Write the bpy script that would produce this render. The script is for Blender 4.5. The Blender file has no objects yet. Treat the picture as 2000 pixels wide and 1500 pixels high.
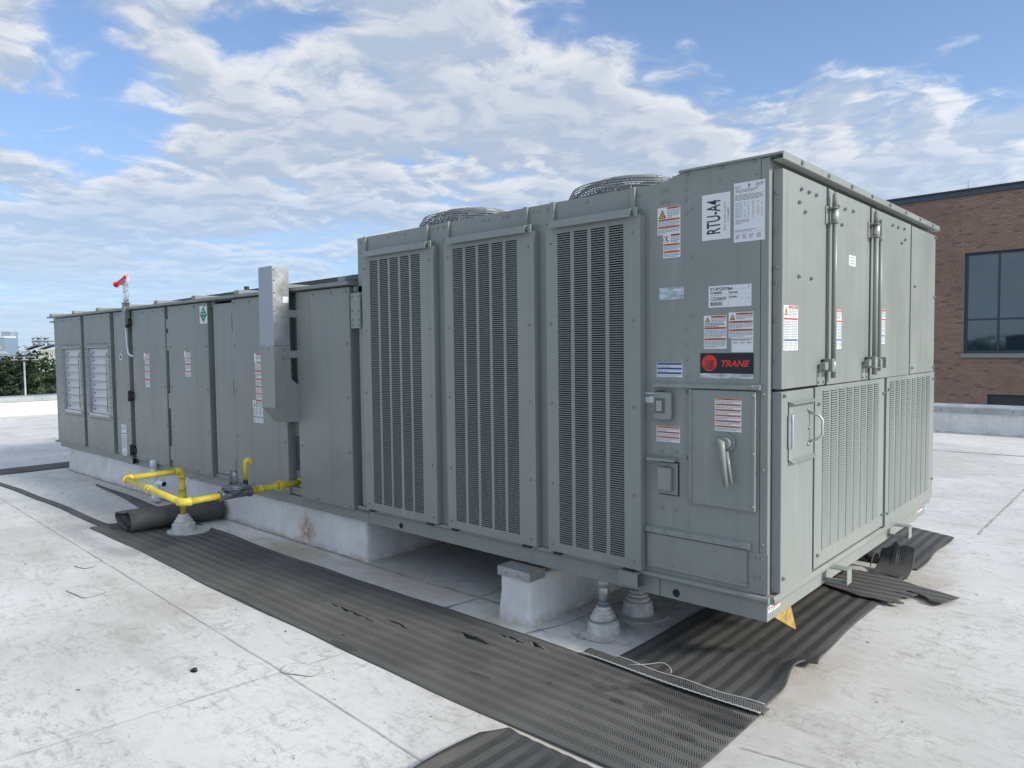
import bpy, math, random
from mathutils import Vector, Matrix
random.seed(7)
scn = bpy.context.scene
COL = scn.collection
PI = math.pi

# ------------------------------------------------------------------ camera
cd = bpy.data.cameras.new('camera')
cam = bpy.data.objects.new('camera', cd); COL.objects.link(cam); scn.camera = cam
R_ = Vector((0.741024, 0.67138, -0.011507)); U_ = Vector((-0.024569, 0.044235, 0.998719)); F_ = Vector((-0.671029, 0.739792, -0.049274))
CAM = Vector((1.1326, -2.6969, 1.3385))
cam.matrix_world = Matrix(((R_.x, U_.x, -F_.x, CAM.x), (R_.y, U_.y, -F_.y, CAM.y), (R_.z, U_.z, -F_.z, CAM.z), (0, 0, 0, 1)))
cd.sensor_fit = 'HORIZONTAL'; cd.sensor_width = 36; cd.lens = 1422.83/2000*36
cd.clip_start = 0.05; cd.clip_end = 12000

# ------------------------------------------------------------------ sun
SUN = Vector((0.86, 0.17, 0.50)).normalized()      # towards the sun
sd = bpy.data.lights.new('sun', 'SUN'); sd.energy = 3.6; sd.angle = math.radians(9); sd.color = (1, .94, .83)
so = bpy.data.objects.new('sun', sd); COL.objects.link(so); so.location = (20, 8, 15)
so.rotation_euler = SUN.to_track_quat('Z', 'Y').to_euler()
el = math.asin(SUN.z); az = math.atan2(SUN.x, SUN.y)

# ------------------------------------------------------------------ view
scn.view_settings.view_transform = 'Standard'; scn.view_settings.look = 'None'
scn.view_settings.gamma = 1; scn.view_settings.use_curve_mapping = False
scn.view_settings.exposure = 0.16

# ------------------------------------------------------------------ node helper
class NT:
    def __init__(s, nt): s.nt = nt; nt.nodes.clear()
    def n(s, t, **k):
        nd = s.nt.nodes.new(t)
        for a, b in k.items():
            if a.startswith('i_'):
                key = a[2:]; key = int(key) if key.isdigit() else key.replace('_', ' ')
                s.set(nd.inputs[key], b)
            else: setattr(nd, a, b)
        return nd
    def set(s, sock, v):
        if isinstance(v, bpy.types.NodeSocket): s.nt.links.new(v, sock)
        elif isinstance(v, bpy.types.Node): s.nt.links.new(v.outputs[0], sock)
        else: sock.default_value = v
    def math(s, op, a, b=0.0, c=None, clamp=False):
        nd = s.nt.nodes.new('ShaderNodeMath'); nd.operation = op; nd.use_clamp = clamp
        s.set(nd.inputs[0], a); s.set(nd.inputs[1], b)
        if c is not None: s.set(nd.inputs[2], c)
        return nd.outputs[0]
    def vm(s, op, a, b=(0, 0, 0), sc=None):
        nd = s.nt.nodes.new('ShaderNodeVectorMath'); nd.operation = op
        s.set(nd.inputs[0], a); s.set(nd.inputs[1], b)
        if sc is not None: s.set(nd.inputs[3], sc)
        return nd.outputs[1] if op in ('DISTANCE', 'DOT_PRODUCT', 'LENGTH') else nd.outputs[0]
    def mix(s, f, a, b, mode='MIX'):
        nd = s.nt.nodes.new('ShaderNodeMix'); nd.data_type = 'RGBA'; nd.blend_type = mode
        s.set(nd.inputs[0], f)
        s.set(nd.inputs[6], a if isinstance(a, (bpy.types.NodeSocket, bpy.types.Node)) or len(a) == 4 else (*a, 1))
        s.set(nd.inputs[7], b if isinstance(b, (bpy.types.NodeSocket, bpy.types.Node)) or len(b) == 4 else (*b, 1))
        return nd.outputs[2]
    def ramp(s, v, a, b, lo=0.0, hi=1.0, smooth=True):
        nd = s.nt.nodes.new('ShaderNodeMapRange'); nd.interpolation_type = 'SMOOTHSTEP' if smooth else 'LINEAR'
        s.set(nd.inputs[0], v); s.set(nd.inputs[1], a); s.set(nd.inputs[2], b); s.set(nd.inputs[3], lo); s.set(nd.inputs[4], hi)
        return nd.outputs[0]
    def noise(s, vec, scale, detail=4, rough=.5, dist=0.0, out=0, dim='3D'):
        nd = s.n('ShaderNodeTexNoise', noise_dimensions=dim); s.set(nd.inputs['Vector'], vec); nd.inputs['Scale'].default_value = scale
        nd.inputs['Detail'].default_value = detail; nd.inputs['Roughness'].default_value = rough; nd.inputs['Distortion'].default_value = dist
        return nd.outputs[out]
    def mapv(s, vec, sc=(1, 1, 1), loc=(0, 0, 0), rot=(0, 0, 0)):
        nd = s.n('ShaderNodeMapping'); s.set(nd.inputs[0], vec); nd.inputs[1].default_value = loc; nd.inputs[2].default_value = rot; nd.inputs[3].default_value = sc
        return nd.outputs[0]

# ------------------------------------------------------------------ world: blue sky with broken altocumulus
w = bpy.data.worlds.new('World'); scn.world = w; w.use_nodes = True
N = NT(w.node_tree)
sky = N.n('ShaderNodeTexSky', sky_type='NISHITA', sun_disc=False)
sky.sun_elevation = el; sky.sun_rotation = az; sky.air_density = 1.0; sky.dust_density = 0.6; sky.ozone_density = 2.2
SKY = .115
d = N.vm('NORMALIZE', N.n('ShaderNodeTexCoord').outputs['Generated'])
sep = N.n('ShaderNodeSeparateXYZ'); N.set(sep.inputs[0], d); dz = sep.outputs[2]
zc = N.math('ADD', N.math('MAXIMUM', dz, 0.0), 0.13)
P = N.vm('SCALE', d, sc=N.math('DIVIDE', 1.0, zc))
P = N.vm('MULTIPLY', P, (1, 1, 0))
wob = N.vm('SCALE', N.vm('SUBTRACT', N.noise(P, 2.6, 3, .55, out=1, dim='2D'), (.5, .5, .5)), sc=.22)
P1 = N.vm('ADD', P, wob)
def field(pv, det):
    lo = N.noise(pv, 1.75, 3, .5, dim='2D')
    hi_ = N.noise(pv, 4.6, det, .62, dim='2D')
    vo = N.n('ShaderNodeTexVoronoi', feature='F1', voronoi_dimensions='2D'); N.set(vo.inputs['Vector'], pv)
    vo.inputs['Scale'].default_value = 6.5
    puff = N.math('SUBTRACT', .5, vo.outputs['Distance'])
    return N.math('ADD', N.math('MULTIPLY', lo, .62), N.math('ADD', N.math('MULTIPLY', hi_, .42), N.math('MULTIPLY', puff, .08)))
n1 = field(P1, 9)
so_ = Vector((SUN.x, SUN.y, 0)).normalized()
def pix(px, py):
    v = F_ + R_*((px-1000)/1422.83) - U_*((py-750)/1422.83)
    return tuple(v.normalized())
# the same field sampled a little towards the sun: where it thins out, cloud edges are lit
n2 = field(N.vm('ADD', P1, tuple(Vector((so_.x*.035, so_.y*.035, 0))-Vector((F_.x, F_.y, 0))*.045)), 4)
cov = .048
acc = N.math('ADD', cov, 0)
# layout of the cloud field over the sky: directions, radius, gain
for (px, py, r, g) in ((110, 90, .11, -.14), (250, 240, .09, -.08), (60, 250, .09, -.11), (600, 25, .06, -.06), (1330, 30, .16, -.11), (1500, 110, .11, -.15), (1830, 20, .18, -.22), (1600, 20, .18, -.22),
                       (1480, 250, .06, -.05), (2300, 0, .4, -.22), (20, 20, .05, .10), (330, 60, .11, .08), (700, 250, .26, .11), (850, 60, .14, .08), (1120, 210, .15, .12), (1650, 280, .16, .15), (1900, 270, .14, .18), (1300, 380, .2, .08), (150, 520, .2, .07),
                       (300, 420, .2, .06), (1000, 380, .2, .06), (1345, 70, .035, .12), (1400, 300, .16, .10), (1700, 330, .20, .10), (420, 330, .14, .07), (150, 420, .14, .06), (1260, 300, .10, .06), (560, 190, .05, -.08), (330, 240, .05, -.08), (520, 240, .05, -.07)):
    dd = N.vm('DISTANCE', d, pix(px, py))
    acc = N.math('ADD', acc, N.ramp(dd, 0.0, r, g, 0.0))
tot = N.math('ADD', n1, acc)
dens = N.ramp(tot, .455, .625)
thick = N.ramp(tot, .53, .80)
lit = N.ramp(N.math('SUBTRACT', n1, n2), -.065, .085)
skyc = N.vm('MULTIPLY', N.vm('SCALE', sky.outputs[0], sc=SKY), (.93, 1.04, 1.27))
# paler air towards the horizon
haze = N.ramp(dz, 0.0, .48, .66, .20)
skyc = N.mix(haze, skyc, (.41, .61, .90))
# sunward side of the sky is brighter
sw = N.ramp(N.vm('DOT_PRODUCT', d, tuple(SUN)), -.2, .95, .86, 1.38)
cloud_hi = (.90, .91, .93); cloud_lo = (.49, .58, .72)
litm = N.math('MULTIPLY', lit, N.ramp(thick, 0.0, 1.0, 1.0, .45))
cl = N.mix(litm, cloud_lo, cloud_hi)
cl = N.vm('SCALE', cl, sc=sw)
# low streaky veil near the horizon
st = N.noise(N.mapv(d, (2.2, 2.2, 16)), 2.2, 6, .6)
veil = N.math('MULTIPLY', N.ramp(st, .42, .66), N.ramp(dz, .0, .30, .55, 0.0))
fade = N.ramp(dz, 0.0, .26, .22, 1.0)
full = N.mix(N.math('MULTIPLY', dens, N.math('MULTIPLY', fade, .93)), skyc, cl)
full = N.mix(veil, full, N.vm('SCALE', (.58, .67, .80), sc=sw))
# ground half of the world
full = N.mix(N.ramp(dz, -.06, -.005, 1.0, 0.0), full, (.16, .19, .17))
bg = N.n('ShaderNodeBackground'); N.set(bg.inputs[0], full); bg.inputs[1].default_value = 1.0
out = N.n('ShaderNodeOutputWorld'); w.node_tree.links.new(bg.outputs[0], out.inputs[0])

# ------------------------------------------------------------------ materials
MATS = {}
def mat(name, col=(.5, .5, .5), rough=.5, metal=0.0, spec=.5, fn=None, emit=None, ior=None, trans=None, coord='Object'):
    if name in MATS: return MATS[name]
    m = bpy.data.materials.new(name); m.use_nodes = True; T = NT(m.node_tree)
    b = T.n('ShaderNodeBsdfPrincipled'); o = T.n('ShaderNodeOutputMaterial'); m.node_tree.links.new(b.outputs[0], o.inputs[0])
    b.inputs['Base Color'].default_value = (*col, 1); b.inputs['Roughness'].default_value = rough
    b.inputs['Metallic'].default_value = metal; b.inputs['Specular IOR Level'].default_value = spec
    if ior: b.inputs['IOR'].default_value = ior
    if trans: b.inputs['Transmission Weight'].default_value = trans
    if fn: fn(T, b, T.n('ShaderNodeNewGeometry').outputs['Position'])
    MATS[name] = m; return m
def bump(T, b, h, dist, strength=1.0):
    bp = T.n('ShaderNodeBump'); bp.inputs['Strength'].default_value = strength; bp.inputs['Distance'].default_value = dist
    T.set(bp.inputs['Height'], h); T.set(b.inputs['Normal'], bp.outputs[0])

def f_paint(c1, c2, streak=.5):
    def fn(T, b, p):
        st = T.noise(T.mapv(p, (22, 22, .5)), 1.0, 5, .6)
        bl = T.noise(p, 1.7, 5, .6)
        fine = T.noise(p, 130, 2, .5)
        col = T.mix(T.ramp(bl, .3, .7), c1, c2)
        col = T.mix(T.math('MULTIPLY', T.ramp(st, .50, .72), streak), col, tuple(x*.74 for x in c1))
        col = T.mix(T.math('MULTIPLY', T.ramp(T.noise(T.mapv(p, (9, 9, 1.3), (3, 1, 2)), 1.0, 6, .65), .57, .75), .35), col, (.36, .37, .34))
        sz = T.n('ShaderNodeSeparateXYZ'); T.set(sz.inputs[0], p)
        low = T.math('MULTIPLY', T.ramp(sz.outputs[2], .26, .62, 1.0, 0.0), T.ramp(T.noise(T.mapv(p, (5, 5, 2.2)), 1.3, 7, .68), .38, .64))
        col = T.mix(T.math('MULTIPLY', low, .34), col, (.33, .315, .27))
        run = T.math('MULTIPLY', T.ramp(T.noise(T.mapv(p, (34, 34, .9), (1, 5, 3)), 1.0, 4, .55), .58, .70), T.ramp(T.noise(p, 1.2, 4, .6), .42, .62))
        col = T.mix(T.math('MULTIPLY', run, .30), col, tuple(x*1.45 for x in c2))
        scr = T.math('ABSOLUTE', T.math('SUBTRACT', T.noise(T.mapv(p, (3, 3, 9), rot=(.4, .3, 0)), 2.2, 3, .6), .5))
        col = T.mix(T.math('MULTIPLY', T.math('MULTIPLY', T.ramp(scr, 0, .003, 1, 0), T.ramp(T.noise(p, 3.1, 3, .5), .62, .68)), .6), col, (.45, .47, .45))
        T.set(b.inputs['Base Color'], col)
        T.set(b.inputs['Roughness'], T.math('ADD', T.ramp(bl, .2, .8, .30, .46), T.math('MULTIPLY', low, .2)))
        wv = T.noise(T.mapv(p, (1.5, 1.5, 1.1)), 1.6, 2, .4)
        bump(T, b, T.math('ADD', T.math('MULTIPLY', wv, 1.0), T.math('MULTIPLY', fine, .008)), .017)
    return fn
M_paint = mat('grey_paint', (.27, .30, .29), .45, fn=f_paint((.222, .245, .230), (.250, .272, .254), .34))
M_paintL = mat('weathered_grey_paint', (.25, .27, .26), .42, fn=f_paint((.198, .218, .207), (.240, .258, .244), .5))
M_bolt = mat('bolt_metal', (.22, .24, .24), .4, .5)
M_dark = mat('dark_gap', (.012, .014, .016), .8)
M_rubber = mat('black_rubber', (.02, .02, .022), .6)
def f_galv(T, b, p):
    v = T.n('ShaderNodeTexVoronoi'); T.set(v.inputs['Vector'], p); v.inputs['Scale'].default_value = 55
    n = T.noise(p, 6, 6, .65)
    T.set(b.inputs['Base Color'], T.mix(T.math('ADD', T.math('MULTIPLY', v.outputs['Distance'], .3), T.math('MULTIPLY', n, .7)), (.36, .38, .39), (.58, .60, .62)))
    T.set(b.inputs['Roughness'], T.ramp(n, .3, .7, .28, .5))
M_galv = mat('galvanised_steel', (.5, .52, .54), .36, .85, fn=f_galv)
M_cap = mat('flashing_metal', (.36, .39, .41), .5, .3, fn=lambda T, b, p: T.set(b.inputs['Base Color'], T.mix(T.ramp(T.noise(p, 3, 6, .6), .3, .7), (.30, .33, .35), (.44, .47, .48))))
M_zinc = mat('zinc_bright', (.48, .49, .48), .42, .6)
M_coil = mat('aluminium_coil_fin', (.055, .065, .075), .45, .5, fn=lambda T, b, p: T.set(b.inputs['Base Color'], T.mix(T.ramp(T.noise(T.mapv(p, (3, 3, 1.6)), 1.0, 4, .6), .45, .6), (.014, .018, .022), (.10, .13, .16))))
M_white = mat('print_white', (.68, .71, .73), .45)
M_ink = mat('print_black', (.025, .027, .03), .5)
M_inkg = mat('print_grey_text', (.25, .26, .28), .5)
M_orange = mat('print_orange', (.50, .13, .045), .5)
M_redp = mat('print_red', (.45, .045, .035), .5)
M_blue = mat('print_blue', (.02, .06, .26), .5)
M_yel = mat('print_yellow', (.72, .44, .04), .5)
M_green = mat('print_green', (.02, .20, .14), .5)
M_logor = mat('logo_red', (.62, .035, .03), .35)
M_plate = mat('name_plate_black', (.012, .014, .018), .22, spec=.6)
M_silver = mat('foil_silver', (.55, .60, .62), .3, .55, fn=lambda T, b, p: T.set(b.inputs['Base Color'], T.mix(T.ramp(T.noise(T.mapv(p, (14, 14, 60)), 1.0, 5, .7), .35, .7), (.30, .35, .38), (.70, .76, .78))))
def f_yellow(T, b, p):
    n = T.noise(p, 14, 6, .65)
    c = T.mix(T.ramp(n, .3, .7), (.50, .40, .030), (.63, .52, .055))
    T.set(b.inputs['Base Color'], T.mix(T.ramp(T.noise(p, 45, 5, .7), .64, .74), c, (.30, .17, .04)))
    bump(T, b, T.noise(p, 160, 3, .6), .0012)
M_yellow = mat('yellow_gas_paint', (.6, .45, .03), .42, fn=f_yellow)
M_cast = mat('grey_cast_metal', (.10, .115, .135), .5, .3, fn=lambda T, b, p: (T.set(b.inputs['Base Color'], T.mix(T.ramp(T.noise(p, 30, 6, .7), .35, .7), (.065, .075, .095), (.22, .24, .27))), bump(T, b, T.noise(p, 260, 2, .5), .0008)))
M_pvc = mat('white_pvc', (.72, .75, .78), .32)
M_red = mat('red_plastic', (.62, .03, .04), .3)
M_clear = mat('clear_plastic_tube', (.82, .9, .93), .08, trans=.85, ior=1.3)
M_wood = mat('weathered_board', (.22, .12, .08), .7, fn=lambda T, b, p: T.set(b.inputs['Base Color'], T.mix(T.ramp(T.noise(T.mapv(p, (90, 6, 90)), 1.0, 4, .6), .3, .7), (.12, .07, .05), (.30, .18, .12))))
M_ochre = mat('ochre_strap', (.42, .29, .06), .6, fn=lambda T, b, p: T.set(b.inputs['Base Color'], T.mix(T.ramp(T.noise(p, 24, 6, .7), .35, .7), (.24, .15, .03), (.50, .36, .09))))

def f_roof(T, b, p):
    # scuffed white membrane: directional smears, boot scuffs, brown silt
    wv = T.vm('ADD', p, T.vm('SCALE', T.vm('SUBTRACT', T.noise(p, 3.0, 3, .5, out=1), (.5, .5, .5)), sc=.16))
    broad = T.noise(T.mapv(p, (1, 1, 1), (4, 7, 0)), .55, 6, .62)
    mid = T.noise(wv, 3.2, 8, .70)
    sm = T.noise(T.mapv(wv, (4.5, 15, 1), rot=(0, 0, .5)), 1.7, 9, .74)
    sm2 = T.noise(T.mapv(wv, (17, 5, 1), (2, 5, 0), (0, 0, -.25)), 1.5, 9, .74)
    fine = T.noise(p, 60, 6, .75)
    c = T.mix(T.ramp(broad, .36, .64), (.545, .535, .505), (.700, .695, .678))
    m1 = T.math('MULTIPLY', T.ramp(sm, .50, .62), T.ramp(mid, .38, .56))
    m2 = T.math('MULTIPLY', T.ramp(sm2, .51, .62), T.ramp(mid, .44, .58))
    c = T.mix(T.math('MULTIPLY', m1, .48), c, (.31, .295, .255))
    c = T.mix(T.math('MULTIPLY', m2, .46), c, (.34, .335, .315))
    c = T.mix(T.math('MULTIPLY', T.ramp(T.noise(wv, .9, 7, .66), .54, .70), .42), c, (.38, .345, .285))
    c = T.mix(T.math('MULTIPLY', T.ramp(T.noise(T.mapv(p, (1, 3.2, 1), rot=(0, 0, -.2)), .8, 7, .66), .52, .68), .38), c, (.35, .335, .30))
    # thin curved scuff lines
    rid = T.math('ABSOLUTE', T.math('SUBTRACT', T.noise(wv, 7.5, 3, .6, .25), .5))
    line = T.math('MULTIPLY', T.ramp(rid, 0.0, .012, 1.0, 0.0), T.ramp(T.noise(p, 3.4, 3, .5), .47, .58))
    c = T.mix(T.math('MULTIPLY', line, .55), c, (.22, .215, .20))
    rid = T.math('ABSOLUTE', T.math('SUBTRACT', T.noise(T.vm('ADD', wv, (5, 3, 1)), 21, 4, .7, .3), .5))
    line = T.math('MULTIPLY', T.ramp(rid, 0.0, .02, 1.0, 0.0), T.ramp(T.noise(p, 4.4, 4, .6), .50, .60))
    c = T.mix(T.math('MULTIPLY', line, .45), c, (.27, .265, .25))
    spk = T.math('MULTIPLY', T.ramp(fine, .60, .66), T.ramp(T.noise(p, 5.0, 4, .6), .46, .58))
    c = T.mix(T.math('MULTIPLY', spk, .62), c, (.17, .165, .15))
    g1 = T.noise(T.mapv(p, (1, 2.6, 1), rot=(0, 0, .35)), 16, 9, .82); g2 = T.noise(T.mapv(p, (2.6, 1, 1), (7, 1, 0), (0, 0, .2)), 15, 9, .82)
    gm = T.ramp(T.noise(p, 1.4, 6, .65), .36, .62)
    c = T.mix(T.math('MULTIPLY', T.math('MULTIPLY', T.ramp(g1, .53, .68), gm), .48), c, (.27, .26, .235))
    c = T.mix(T.math('MULTIPLY', T.math('MULTIPLY', T.ramp(g2, .54, .68), T.math('SUBTRACT', 1.15, gm)), .28), c, (.33, .32, .30))
    # tan silt and leak stains with their own places
    for (x, y, r, sx, sy, k) in ((-.15, 2.45, .42, 1, .8, .75), (-3.25, -.10, .30, .45, 1.6, .7), (-1.3, -.12, .22, 1, 1.2, .6), (.12, 1.7, .35, 1.6, .5, .5), (-.55, -.80, .35, .5, 2.2, .45), (.1, .2, .3, 2, .5, .4), (-6.0, -.05, .30, .12, 1.6, .5), (-2.1, -.02, .40, .5, 1.8, .45)):
        pp = T.vm('MULTIPLY', T.vm('SUBTRACT', T.vm('ADD', p, T.vm('SCALE', T.vm('SUBTRACT', T.noise(p, 4, 6, .65, out=1), (.5, .5, .5)), sc=.45)), (x, y, 0)), (sx, sy, 0))
        c = T.mix(T.math('MULTIPLY', T.ramp(T.vm('LENGTH', pp), r*.15, r, 1.0, 0.0), k), c, (.40, .335, .235))
    T.set(b.inputs['Base Color'], c)
    T.set(b.inputs['Roughness'], T.ramp(mid, .3, .7, .42, .68))
    bump(T, b, T.math('ADD', T.math('MULTIPLY', fine, .12), T.math('ADD', T.math('MULTIPLY', mid, .5), T.math('MULTIPLY', sm, .25))), .006)
M_roof = mat('white_roof_membrane', (.65, .66, .66), .5, fn=f_roof)
def f_curb(T, b, p):
    sepn = T.n('ShaderNodeSeparateXYZ'); T.set(sepn.inputs[0], p)
    n = T.noise(p, 4, 8, .68); st = T.noise(T.mapv(p, (16, 16, 1.6)), 1.0, 6, .65)
    c = T.mix(T.ramp(n, .32, .68), (.62, .62, .60), (.77, .77, .75))
    c = T.mix(T.math('MULTIPLY', T.ramp(st, .52, .70), .28), c, (.44, .44, .42))
    low = T.math('MULTIPLY', T.ramp(sepn.outputs[2], 0.0, .055, 1.0, 0.0), T.ramp(T.noise(p, 9, 5, .65), .35, .6))
    c = T.mix(T.math('MULTIPLY', low, .62), c, (.36, .28, .17))
    c = T.mix(T.math('MULTIPLY', T.ramp(T.noise(p, 38, 6, .7), .62, .70), .5), c, (.25, .26, .29))
    # rust bloom where the curb flashing leaks
    dr = T.vm('DISTANCE', T.vm('ADD', T.vm('MULTIPLY', p, (1, .8, 1)), T.vm('SCALE', T.vm('SUBTRACT', T.noise(p, 18, 6, .7, out=1), (.5, .5, .5)), sc=.13)), (-3.28, .03, .10))
    rust = T.math('MULTIPLY', T.ramp(dr, .0, .15, 1.0, 0.0), T.ramp(T.noise(p, 26, 7, .7), .30, .58))
    c = T.mix(T.math('MULTIPLY', rust, .9), c, (.34, .15, .04))
    T.set(b.inputs['Base Color'], c); bump(T, b, T.math('ADD', T.math('MULTIPLY', n, .6), T.math('MULTIPLY', T.noise(p, 22, 4, .6), .15)), .014)
M_curb = mat('white_curb_membrane', (.66, .68, .68), .5, fn=f_curb)
def f_boot(T, b, p):
    n = T.noise(p, 22, 7, .7)
    c = T.mix(T.ramp(n, .35, .68), (.44, .43, .40), (.62, .62, .60))
    T.set(b.inputs['Base Color'], T.mix(T.math('MULTIPLY', T.ramp(T.noise(p, 70, 5, .7), .6, .7), .6), c, (.25, .23, .19)))
M_boot = mat('pipe_boot_rubber', (.58, .57, .54), .55, fn=f_boot)

def f_mat(axis, wet=False, dark=1.0, origin=0.0, bandk=.10):
    # grey rubber walkway roll: longitudinal bands of fine slanted ridges, direction alternating
    def fn(T, b, p):
        s = T.n('ShaderNodeSeparateXYZ'); T.set(s.inputs[0], T.vm('ADD', p, T.vm('SCALE', T.vm('SUBTRACT', T.noise(p, 2.2, 2, .5, out=1), (.5, .5, .5)), sc=.012)))
        along, across = (s.outputs[0], s.outputs[1]) if axis == 'x' else (s.outputs[1], s.outputs[0])
        v = T.math('MULTIPLY', T.math('SUBTRACT', across, origin), 1/.066)
        tri = T.math('ABSOLUTE', T.math('SUBTRACT', T.math('FRACT', v), .5))       # 0..0.5
        band = T.ramp(tri, .22, .28)
        sgn = T.math('SUBTRACT', T.math('MULTIPLY', T.math('GREATER_THAN', tri, .25), 2.0), 1.0)
        ph = T.math('ADD', T.math('MULTIPLY', along, 2*PI/.0088), T.math('MULTIPLY', T.math('MULTIPLY', across, sgn), 2*PI/.017))
        rid = T.math('SINE', ph)
        ridm = T.ramp(rid, -.5, .6)
        n = T.noise(p, 2.3, 6, .62); n2 = T.noise(p, 26, 6, .7)
        c = T.mix(T.ramp(n, .3, .7), tuple(x*dark for x in (.100, .099, .094)), tuple(x*dark for x in (.152, .150, .140)))
        c = T.mix(T.math('MULTIPLY', band, bandk), c, tuple(x*dark for x in (.050, .051, .050)))
        c = T.mix(T.math('MULTIPLY', T.math('SUBTRACT', 1.0, ridm), T.ramp(band, 0, 1, .14, .48)), c, tuple(x*dark for x in (.040, .041, .040)))
        c = T.mix(T.math('MULTIPLY', T.ramp(n2, .55, .75), .30), c, (.20, .195, .175))
        c = T.mix(T.math('MULTIPLY', T.ramp(T.noise(T.mapv(p, (1, 1, 1), (9, 2, 0)), 7, 6, .7), .60, .72), .35), c, (.17, .165, .15))
        if wet:
            wn = T.vm('SCALE', T.vm('SUBTRACT', T.noise(p, 7, 5, .6, out=1), (.5, .5, .5)), sc=.11)
            for (x, y, r, sx, sy) in ((-.17, -.300, .115, .44, 1.35), (.0, -.35, .09, .8, 1.2), (-.485, -.425, .030, .7, 1.5), (-.44, -.378, .022, .9, 1.3), (-.40, -.36, .022, .8, 1.5), (-.375, -.472, .030, .8, 1.6), (-.25, -.43, .035, .8, 1.6), (-.62, -.40, .012, 1, 1), (-.94, -.645, .022, .5, 1.8), (-.89, -.64, .012, .5, 1.4), (-.66, -.52, .012, 1, 1), (-1.60, -.83, .035, .35, 1.4), (-.06, -.52, .03, .8, 1.4)):
                pp = T.vm('MULTIPLY', T.vm('SUBTRACT', T.vm('ADD', p, T.vm('SCALE', wn, sc=min(1, r*9))), (x, y, 0)), (sx, sy, 0))
                c = T.mix(T.math('MULTIPLY', T.ramp(T.vm('LENGTH', pp), r*.92, r*1.02, 1.0, 0.0), .60), c, (.030, .030, .029))
        T.set(b.inputs['Base Color'], c); b.inputs['Roughness'].default_value = .62
        bump(T, b, T.math('ADD', T.math('MULTIPLY', rid, .5), T.math('MULTIPLY', n2, .5)), .0028)
    return fn
M_matx = mat('walkway_rubber_along', (.1, .1, .1), .6, fn=f_mat('x', wet=True, origin=-.86))
M_maty = mat('walkway_rubber_across', (.1, .1, .1), .6, fn=f_mat('y', dark=.82, origin=-.6, bandk=.40))
M_back = mat('walkway_rubber_underside', (.075, .076, .074), .7, fn=lambda T, b, p: (T.set(b.inputs['Base Color'], T.mix(T.ramp(T.noise(p, 5, 6, .65), .3, .7), (.060, .061, .060), (.105, .104, .098))), bump(T, b, T.noise(p, 120, 4, .6), .002)))
M_dirt = mat('dirty_lap_edge', (.27, .26, .23), .8, fn=lambda T, b, p: T.set(b.inputs['Base Color'], T.mix(T.ramp(T.noise(p, 7, 6, .7), .35, .65), (.24, .23, .21), (.50, .49, .46))))

def f_brick(T, b, p):
    n = T.n('ShaderNodeObjectInfo').outputs['Random']
    at = T.n('ShaderNodeAttribute', attribute_name='tint').outputs['Fac']
    t = T.math('FRACT', T.math('ADD', n, at))
    c = T.mix(T.ramp(t, 0, 1, smooth=False), (.370, .225, .165), (.455, .290, .216))
    c = T.mix(T.math('MULTIPLY', T.math('GREATER_THAN', t, .95), .8), c, (.185, .155, .135))
    c = T.mix(T.math('MULTIPLY', T.ramp(T.noise(p, .9, 3, .5), .50, .68), .30), c, (.19, .12, .10))
    T.set(b.inputs['Base Color'], c)
M_brick = mat('clay_brick', (.24, .13, .1), .8, fn=f_brick)
M_mortar = mat('mortar', (.42, .33, .275), .9)
def f_farbrick(T, b, p):
    bt = T.n('ShaderNodeTexBrick'); T.set(bt.inputs['Vector'], T.mapv(p, (1, 1, 1), rot=(PI/2, 0, 0)))
    bt.inputs['Scale'].default_value = 1; bt.inputs['Brick Width'].default_value = .203; bt.inputs['Row Height'].default_value = .0677; bt.inputs['Mortar Size'].default_value = .006
    bt.inputs['Color1'].default_value = (.370, .225, .165, 1); bt.inputs['Color2'].default_value = (.455, .290, .216, 1); bt.inputs['Mortar'].default_value = (.42, .33, .275, 1)
    T.set(b.inputs['Base Color'], bt.outputs['Color'])
M_farbrick = mat('distant_brickwork', (.24, .14, .11), .85, fn=f_farbrick)
M_coping = mat('blue_grey_coping', (.085, .105, .13), .45, .2)
M_copingd = mat('dark_coping_top', (.05, .06, .062), .5, .2)
M_sill = mat('cast_stone_sill', (.36, .355, .31), .8)
M_frame = mat('window_frame_slate', (.055, .085, .115), .4, .2)
M_glass = mat('tinted_window_glass', (.020, .042, .055), .03, spec=1.0, ior=1.7)
M_ground = mat('far_ground', (.08, .10, .06), .9, fn=lambda T, b, p: T.set(b.inputs['Base Color'], T.mix(T.ramp(T.noise(p, .03, 6, .6), .4, .6), (.05, .075, .035), (.11, .11, .09))))
def f_leaf(T, b, p):
    n = T.n('ShaderNodeObjectInfo').outputs['Random']
    at = T.n('ShaderNodeAttribute', attribute_name='tint').outputs['Fac']
    c = T.mix(at, (.012, .030, .012), (.055, .092, .026))
    c = T.mix(T.math('MULTIPLY', T.ramp(n, 0, 1, 0, 1), .75), c, (.016, .036, .020))
    T.set(b.inputs['Base Color'], c)
M_leaf = mat('tree_leaves', (.05, .09, .03), .6, fn=f_leaf)
M_bark = mat('tree_bark', (.09, .07, .055), .9)
M_tower = mat('tower_glass', (.34, .44, .55), .22, .45)
M_towerw = mat('tower_cladding', (.62, .66, .70), .5)
M_offw = mat('white_facade', (.70, .68, .62), .7)
M_asph = mat('building_wall_concrete', (.35, .35, .34), .8)

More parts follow.
